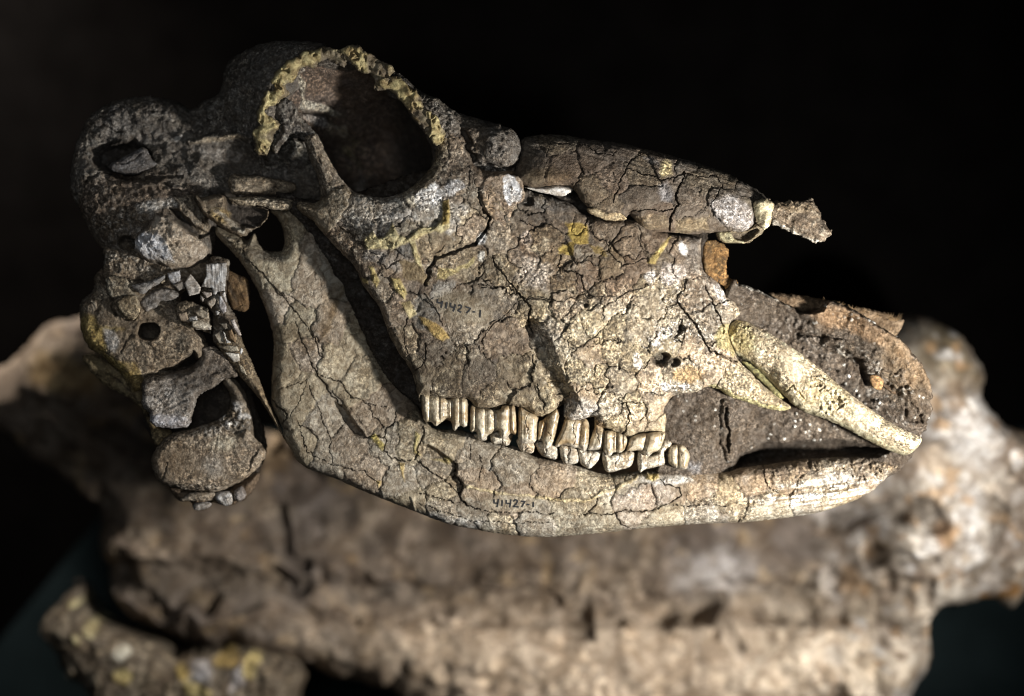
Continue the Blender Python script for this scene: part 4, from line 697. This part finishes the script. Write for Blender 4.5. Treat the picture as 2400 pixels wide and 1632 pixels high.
f.crack(P('10', '500 1180 490 1250 510 1350 520 1500'), 6, 26); f.crack(P('10', '1290 690 1400 740 1530 820 1560 900 1590 990'), 9, 24); f.crack(P('10', '1040 590 1170 630 1290 610 1400 650'), 4, 12); f.crack(P('10', '1870 1180 1880 1260 1990 1280'), 6, 14); f.crack(P('10', '1900 1110 1960 1200 2010 1290'), 5, 12)
m = f.poly(P('10', '1020 390 1200 410 1260 360 1230 430 1140 450 1060 440'), 3, 3); f.Z -= 20 * m; f.paint(m * .7, DARK)
f.paint((1 - sstep(1, 4, f.dline(P('10', '600 215 800 290 980 390'), 3))) * .6, (.4, .38, .34))
m = f.poly(P('8', '1960 590 2010 600 2130 640 2130 700 2080 700 2000 640'), 8, 8); f.paint(m * .6, (.21, .21, .22), .9)
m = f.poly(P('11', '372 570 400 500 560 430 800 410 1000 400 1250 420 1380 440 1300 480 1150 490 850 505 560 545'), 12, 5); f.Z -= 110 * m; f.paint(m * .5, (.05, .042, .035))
f.ridge([(1706, 950), (1700, 1000), (1712, 1075)], 16, 18); f.ridge(P('10', '1290 660 1400 710 1540 790 1640 870 1760 950 1900 1060'), 20, 26, 6); f.ridge(P('10', '1100 440 1180 430 1280 370 1450 430 1650 560 1790 640'), 16, 20, 5)
f.popcorn(1 - sstep(8, 22, f.dline(P('10', '1400 720 1560 800 1640 880 1760 960 1880 1040'), 6)), 9, 8, 61, (.42, .4, .36), .55); f.popcorn(f.ell(2060, 960, 70, 50, 30, .5) * .8, 9, 9, 62, (.36, .34, .31), .6); f.popcorn(f.ell(1860, 790, 90, 40, 30, .5) * .8, 10, 9, 63, (.26, .23, .2), .6)
f.bump(2060, 830, 60, 30, 22, 35); f.bump(1960, 940, 40, 24, -26, 30); f.bump(1850, 760, 60, 26, -24, 20)
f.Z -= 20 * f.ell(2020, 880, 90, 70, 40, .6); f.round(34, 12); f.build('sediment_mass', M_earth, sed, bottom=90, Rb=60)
small('far_rim', P('10', '830 290 970 288 1200 322 1350 345 1460 385 1560 400 1700 432 1870 485 1862 545 1780 640 1640 620 1400 470 1200 440 1000 420'), -22, (.16, .115, .075), sed, 22, 14, rag=4, seed=90, mat=M_earth, label='brown far rim of the snout showing behind the sediment')
small('root_chip', P('10', '1620 920 1730 925 1720 960 1700 1035 1640 1020 1610 960'), 6, (.28, .17, .08), sed, 8, 5, rag=1, seed=91, bottom=10)
small('root_chip', P('10', '1690 965 1760 1000 1900 1045 1890 1100 1820 1085 1720 1010'), 4, (.17, .12, .08), sed, 16, 12, rag=1, seed=92)
r = random.Random(4)
for i in range(26):          # crumbs resting on the sediment and rim
    x, y = (r.uniform(1990, 2110), 0) if i < 12 else (r.uniform(1960, 2110), 0)
    y = 740 + (x - 1990) * .42 + r.uniform(-8, 8) if i < 12 else r.uniform(840, 980); q = r.uniform(3, 6)
    small('crumb', [(x + q * math.cos(t) * r.uniform(.7, 1.2), y + q * math.sin(t) * r.uniform(.7, 1.2)) for t in np.arange(0, 6.2, 1.05)], 26 if i < 12 else 0, (.5, .48, .44), sed, 8, 5, rag=0, seed=120 + i, bottom=8, g=1.5, rough=(1, 8, .5, 4))
# plant fibres poking from the far rim
V = []; F = []
for i in range(60):
    t = round(r.random() * 5) / 5 + r.uniform(-.03, .03); cx_, cy_ = ((2092 + r.uniform(-8, 8), 752) if i < 26 else (1935 + 150 * t, 708 + 42 * t)); an = r.uniform(-2.9, -.3); L_ = r.uniform(8, 24 if i < 26 else 13)
    z0 = 18; b0 = len(V); dx, dy = math.cos(an), math.sin(an)
    for s_ in (0, .5, 1):
        w = .9 * (1 - s_) + .15
        for sg in (-1, 0, 1): V.append(W(cx_ + dx * L_ * s_ - dy * w * sg, cy_ + dy * L_ * s_ + dx * w * sg, z0 + 10 * s_ + (w if sg == 0 else 0)))
    for q in (0, 1):
        a_ = b0 + 3 * q; F += [(a_, a_ + 1, a_ + 4, a_ + 3), (a_ + 1, a_ + 2, a_ + 5, a_ + 4), (a_ + 2, a_, a_ + 3, a_ + 5)]
me = bpy.data.meshes.new('plant_fibres'); me.from_pydata(V, [], F); me.update()
mf = bpy.data.materials.new('dry_fibre'); mf.use_nodes = True; mf.node_tree.nodes['Principled BSDF'].inputs['Base Color'].default_value = (.11, .07, .035, 1); me.materials.append(mf)
o = bpy.data.objects.new('plant_fibres', me); COL.objects.link(o); o.parent = sed; o['kind'] = 'stuff'

# ------------------------------------------------------------------ VERTEBRAE at the left
atl = thing('atlas_vertebra', 'yellow stained atlas vertebra with a round nerve hole, directly under the braincase', 'vertebra')
ap = P('0', '238 575 234 625 215 649 214 676 184 705 179 728 184 783 200 813 234 837 270 868 290 900 305 925 330 918 350 895 420 885 460 860 500 850 480 800 462 765 430 735 420 690 470 660 500 640 480 600 430 600 350 590 300 580')
f = Field(ap, g=2, rag=3, ragsc=12, seed=10, zref=0)
f.Z = rbf(f.X, f.Y, [(240, 620, 5), (300, 640, 15), (350, 680, 5), (420, 640, -10), (200, 730, 0), (260, 740, 14), (300, 780, 12), (350, 750, 10), (400, 790, 26), (440, 820, 24), (380, 700, -10), (300, 880, 0), (350, 860, 8), (220, 800, 0), (460, 850, 0), (410, 880, -14)])
f.rough(5, 40, 2, 8); f.base((.21, .17, .125), .6)
f.paint(f.poly(P('3', '280 1120 400 1130 440 1200 640 1220 470 1240 500 1400 640 1500 700 1580 560 1600 440 1440 330 1360 275 1260'), 8, 10) * .85, (.36, .27, .10), .4); f.paint(f.poly(P('3', '470 1220 540 1230 600 1340 560 1400 480 1320'), 5, 6) * .8, (.42, .40, .38), .8); f.paint(f.poly(P('4', '420 140 560 180 620 330 560 400 490 400 440 250'), 6, 8) * .7, (.36, .26, .09), .4)
f.paint(f.ell(410, 800, 50, 30, 30, .5) * .6, (.28, .23, .17), .9); f.paint(f.ell(430, 690, 40, 40, 0, .5) * .6, (.08, .065, .055), .5); f.paint(sstep(.2, .5, f.n(40, 3, 4)) * .5, (.10, .08, .06))
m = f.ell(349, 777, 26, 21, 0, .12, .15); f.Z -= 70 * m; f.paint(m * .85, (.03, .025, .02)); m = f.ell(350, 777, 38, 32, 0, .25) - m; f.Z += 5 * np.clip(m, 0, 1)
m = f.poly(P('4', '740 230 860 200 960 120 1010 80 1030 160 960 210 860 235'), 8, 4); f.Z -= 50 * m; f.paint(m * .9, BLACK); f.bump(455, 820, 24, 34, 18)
for s_, w, dp in (('440 600 450 800 520 960 560 1100', 6, 18), ('560 1100 640 1150 720 1150 740 1080', 4, 12), ('380 1100 440 1040 470 960', 3, 10), ('900 980 860 1020 780 1080', 3, 6), ('560 820 700 870 900 850 960 800', 6, 16), ('610 1400 640 1330 700 1280', 3, 7)): f.crack(P('3', s_), w, dp)
f.popcorn(f.ell(330, 620, 130, 22, 8, .4), 9, 8, 51, (.46, .43, .38), .4); f.popcorn(f.ell(230, 700, 30, 40, 0, .4) * .6, 9, 6, 52, (.4, .36, .3), .5)
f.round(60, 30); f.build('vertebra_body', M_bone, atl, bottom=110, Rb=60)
small('bone_plate', P('3', '560 1020 600 980 700 960 745 1010 750 1090 710 1150 640 1140 590 1090'), 34, (.26, .215, .15), atl, 14, 8, rag=2, seed=100)
small('bone_plate', P('3', '480 860 500 800 640 830 760 860 900 800 950 790 940 860 860 880 700 910 670 900 740 980 620 980 530 990 490 930'), 24, (.20, .175, .135), atl, 16, 10, rag=3, seed=101, fn=lambda f: (f.crack(P('3', '640 830 700 870 900 850'), 3, 6), fib(f, 60, 2, 6, .3)))
small('bone_plate', P('3', '680 890 740 870 850 840 940 800 930 850 850 900 800 940 750 950'), 32, (.30, .29, .28), atl, 12, 8, rag=1, seed=102)
small('bone_plate', P('3', '760 990 900 900 1020 920 1060 960 980 1000 900 1010 880 1060 800 1090 760 1050'), 12, (.20, .185, .17), atl, 16, 10, rag=3, seed=103, fn=lambda f: fib(f, -20, 2, 6, .3))
small('bone_plate', P('4', '130 110 260 110 380 200 560 300 640 480 700 640 840 700 760 780 700 800 640 620 540 470 420 400 300 340 200 230'), -40, (.16, .125, .07), atl, 14, 14, rag=4, seed=104, fn=lambda f: (f.crack(P('4', '240 260 330 280 360 400'), 3, 8), f.crack(P('4', '330 240 460 330 560 450'), 3, 8)), label='cracked dark plate behind the yellow edge')

axs = thing('axis_vertebra', 'greyish broken axis vertebra with a wide oval face, lowest of the neck bones', 'vertebra')
def sad(f):
    fib(f, -25, 3, 7, .35); f.paint(f.ell(398, 950, 60, 50, 0, .5) * .7, (.33, .31, .29), 1); f.paint(f.ell(390, 990, 50, 16, 5, .4) * .8, (.50, .50, .54), .5)
    f.popcorn(f.ell(400, 950, 60, 40, 0, .4) * .5, 6, 3, 6, (.5, .48, .45), .6); f.Z += rbf(f.X, f.Y, [(340, 900, 10), (400, 900, -4), (500, 850, -10), (540, 880, 8), (440, 930, 12), (360, 980, 14), (420, 990, 10), (480, 830, -6)])
small('neural_arch', P('4', '610 290 830 240 960 205 1040 120 1045 40 1170 50 1280 160 1335 270 1245 290 1150 360 1040 420 1000 530 960 655 900 672 780 672 670 642 650 560 600 500 595 400'), 28, (.15, .13, .11), axs, 34, 18, rag=2, seed=105, bottom=60, fn=sad)
small('neural_ring', P('4', '1190 240 1290 270 1380 380 1430 520 1460 700 1440 800 1280 760 1120 720 1060 660 1140 620 1230 570 1275 490 1270 400 1220 330'), -6, (.15, .125, .095), axs, 34, 18, rag=2, seed=106, bottom=60, fn=lambda f: f.popcorn(f.ell(545, 980, 40, 34, 0, .4), 16, 8, 6, (.52, .51, .5), .2))
def cen(f):
    f.Z += rbf(f.X, f.Y, [(370, 1060, 6), (480, 1010, -4), (500, 1080, 10), (560, 1020, 0), (600, 1060, 4), (430, 1110, 14), (560, 1110, 4), (480, 1140, 6), (550, 960, -8)])
    f.paint(f.ell(525, 1040, 30, 16, -15, .6) * .8, (.56, .51, .40), .2); f.paint(f.ell(430, 1080, 80, 50, 0, .5) * .5, (.20, .15, .10)); f.paint(f.ell(500, 1090, 34, 24, 0, .5) * .5, (.36, .33, .29)); st = fbm(np.arctan2(f.Y - 960, f.X - 520) * 90, np.hypot(f.X - 520, f.Y - 960) / 9, 5, 2, 4); f.Z += 1.5 * st; f.paint(sstep(.1, .6, -st) * .35, (.09, .07, .05))
    f.crack(P('4', '1400 1000 1460 900 1530 800'), 5, 10); f.crack(P('4', '740 1080 800 1000 800 920'), 3, 6); f.popcorn(f.ell(450, 1145, 90, 10, 0, .4), 7, 3, 4, (.5, .46, .4), .5); f.popcorn(f.ell(500, 1005, 50, 14, -10, .4) * .9, 16, 7, 4, (.5, .49, .46), .2)
small('vertebra_face', P('4', '720 800 830 712 1000 672 1060 645 1200 640 1330 700 1410 662 1460 740 1545 832 1535 920 1440 1032 1330 1102 1180 1162 1000 1157 830 1132 730 1092 680 1000 662 900'), 14, (.25, .205, .155), axs, 50, 24, rag=2, seed=107, bottom=90, fn=cen, label='smooth wide oval joint face')
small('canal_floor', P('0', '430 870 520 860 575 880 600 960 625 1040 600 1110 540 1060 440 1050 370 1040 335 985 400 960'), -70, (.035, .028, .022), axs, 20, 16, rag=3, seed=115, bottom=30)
small('broken_spine', P('4', '800 1130 900 1140 1180 1150 1330 1100 1440 1040 1500 1020 1480 1110 1400 1220 1260 1272 1130 1250 1090 1300 1000 1300 960 1240 880 1240'), -26, (.13, .095, .065), axs, 40, 18, rag=3, seed=108, bottom=60)
for i, (s_, c, z) in enumerate((('890 1230 960 1175 1050 1160 1170 1170 1140 1230 1020 1235', (.33, .28, .22), -8), ('1000 1250 1130 1240 1110 1290 1000 1310', (.36, .34, .32), -14), ('1160 1190 1200 1160 1290 1170 1290 1260 1220 1270 1170 1230', (.36, .35, .34), -8), ('1310 1150 1380 1120 1400 1190 1360 1240 1310 1220', (.22, .2, .19), -12))):
    small('bone_shard', P('4', s_), z, c, axs, 22, 10, rag=2, seed=110 + i)

hyo = thing('hyoid_bone', 'thin slanting hyoid bone of broken white shards between the vertebrae and the jaw', 'hyoid bone')
small('hyoid_shaft', P('4', '1150 -60 1290 -100 1370 0 1500 300 1600 520 1680 700 1690 762 1600 602 1480 422 1340 262 1200 80'), 20, (.17, .135, .09), hyo, 34, 16, rag=2, seed=140, bottom=30, fn=lambda f: fib(f, 62, 3, 6, .5))
small('hyoid_base', P('e', '210 20 330 10 450 60 440 200 410 420 440 600 520 740 600 980 640 1200 720 1400 640 1400 520 1320 400 1190 260 1080 230 900 240 700 90 560 100 380 170 250'), 14, (.10, .08, .06), hyo, 36, 22, rag=3, seed=141, bottom=60, fn=lambda f: f.popcorn(np.ones(f.X.shape) * .8, 12, 9, 4, (.36, .33, .28), .5))
small('brown_plate', P('e', '400 200 440 180 560 230 690 300 700 660 520 665 470 600 420 430'), -20, (.14, .09, .045), hyo, 14, 10, rag=2, seed=142, fn=lambda f: fib(f, 70, 4, 7, .6), label='brown flat plate behind the shards')
small('crumbly_lump', P('3', '1010 1050 1100 1000 1200 1030 1260 1060 1290 1170 1290 1250 1160 1210 1060 1180'), 24, (.2, .165, .12), hyo, 30, 18, rag=4, seed=143, bottom=50, fn=lambda f: f.popcorn(np.ones(f.X.shape) * .9, 11, 9, 4, (.42, .38, .31), .5))
SH = [('e', '170 100 300 90 430 80 430 190 400 440 310 450 290 482 250 480 245 400 112 380 170 250'), ('e', '150 440 240 450 250 490 180 530 122 450'), ('e', '110 490 160 530 130 580 100 530'), ('e', '190 560 270 510 300 540 290 600 230 655 190 600'), ('e', '330 500 360 495 430 620 425 690 390 722 330 650'), ('e', '362 470 405 430 432 580 400 570'), ('e', '280 680 310 670 345 700 310 742'),
      ('e', '10 680 120 660 212 700 210 770 150 790 60 740'), ('e', '0 800 110 790 240 860 230 910 150 920 0 880'), ('e', '330 830 430 830 435 900 410 932'), ('e', '262 970 360 912 420 1080 330 1080'), ('e', '370 910 410 950 430 1030 492 1070 425 1080'), ('e', '440 920 490 905 540 1030 540 1080 460 1020'), ('e', '470 800 520 770 610 980 560 980 510 900'), ('e', '310 1120 430 1100 560 1110 590 1180 440 1180'),
      ('e', '602 1120 642 1170 602 1222 590 1180'), ('e', '400 1190 580 1200 590 1300 510 1312'), ('3', '960 790 1060 768 1062 850 1010 890 970 850'), ('3', '1090 870 1135 790 1222 900 1210 950 1130 970'), ('3', '1000 880 1080 850 1100 910 1050 930'), ('3', '1040 1100 1110 1090 1140 1180 1060 1160'), ('3', '1120 1130 1190 1120 1200 1160 1130 1170'), ('3', '1140 1190 1280 1200 1310 1230 1180 1230'), ('3', '1180 1070 1260 1090 1270 1140 1200 1120'), ('e', '560 1320 640 1370 680 1480 600 1440')]
SC = [(.44, .43, .42), (.38, .33, .29), (.34, .31, .29), (.40, .35, .29), (.46, .44, .45), (.38, .36, .34), (.36, .35, .34), (.36, .31, .24), (.30, .27, .22), (.2, .18, .15), (.31, .28, .23), (.5, .49, .46), (.25, .18, .11), (.36, .33, .31), (.36, .32, .25), (.48, .48, .48), (.42, .4, .36), (.34, .34, .35), (.42, .39, .36), (.2, .18, .16), (.3, .24, .18), (.46, .44, .42), (.36, .33, .3), (.36, .33, .29), (.42, .38, .3)]
rr = random.Random(9)
for i, ((k, s_), c) in enumerate(zip(SH, SC)):
    tx, ty = rr.uniform(-.35, .35), rr.uniform(-.35, .35); a = np.array(P(k, s_)); mx, my = a.mean(0)
    z0 = 34 + rr.uniform(-6, 8)
    small('bone_shard', P(k, s_), (lambda z0, tx, ty, mx, my: (lambda X, Y: z0 + tx * (X - mx) + ty * (Y - my)))(z0, tx, ty, mx, my), c, hyo, 9, 3.5, rag=.8, spk=.35, seed=150 + i, g=1.4, bottom=14, rough=(1, 14, .5, 5), sm=False, mat=M_smooth, fn=(lambda f: fib(f, 88, 2.5, 5, .5)) if i == 0 else None)

# ------------------------------------------------------------------ small stones on the board
for i, (x, y, q) in enumerate(((186, 1370, 9), (246, 1402, 5), (855, 1622, 8))):
    pts = [(x + q * math.cos(t) * rr.uniform(.7, 1.2), y + q * math.sin(t) * rr.uniform(.7, 1.2)) for t in np.arange(0, 6.2, .9)]
    f = Field(pts, g=1.5, rag=1, ragsc=5, seed=180 + i, zref=-1290); f.Z[:] = -1300 + q * 1.2; f.rough(2, 8, 1, 4); f.round(q * 1.4, q * .8); f.base((.14, .11, .09), .6)
    o = f.build('pebble', M_earth, None, bottom=1, Rb=4)
    o['label'] = ['small grey stone on the dark board above the lower left bone fragment', 'tiny dark crumb beside the left foot of the blurred block', 'small dark crumb at the bottom edge, right of the bone fragment'][i]; o['category'] = 'pebble'; o['group'] = 'loose crumbs on the board'
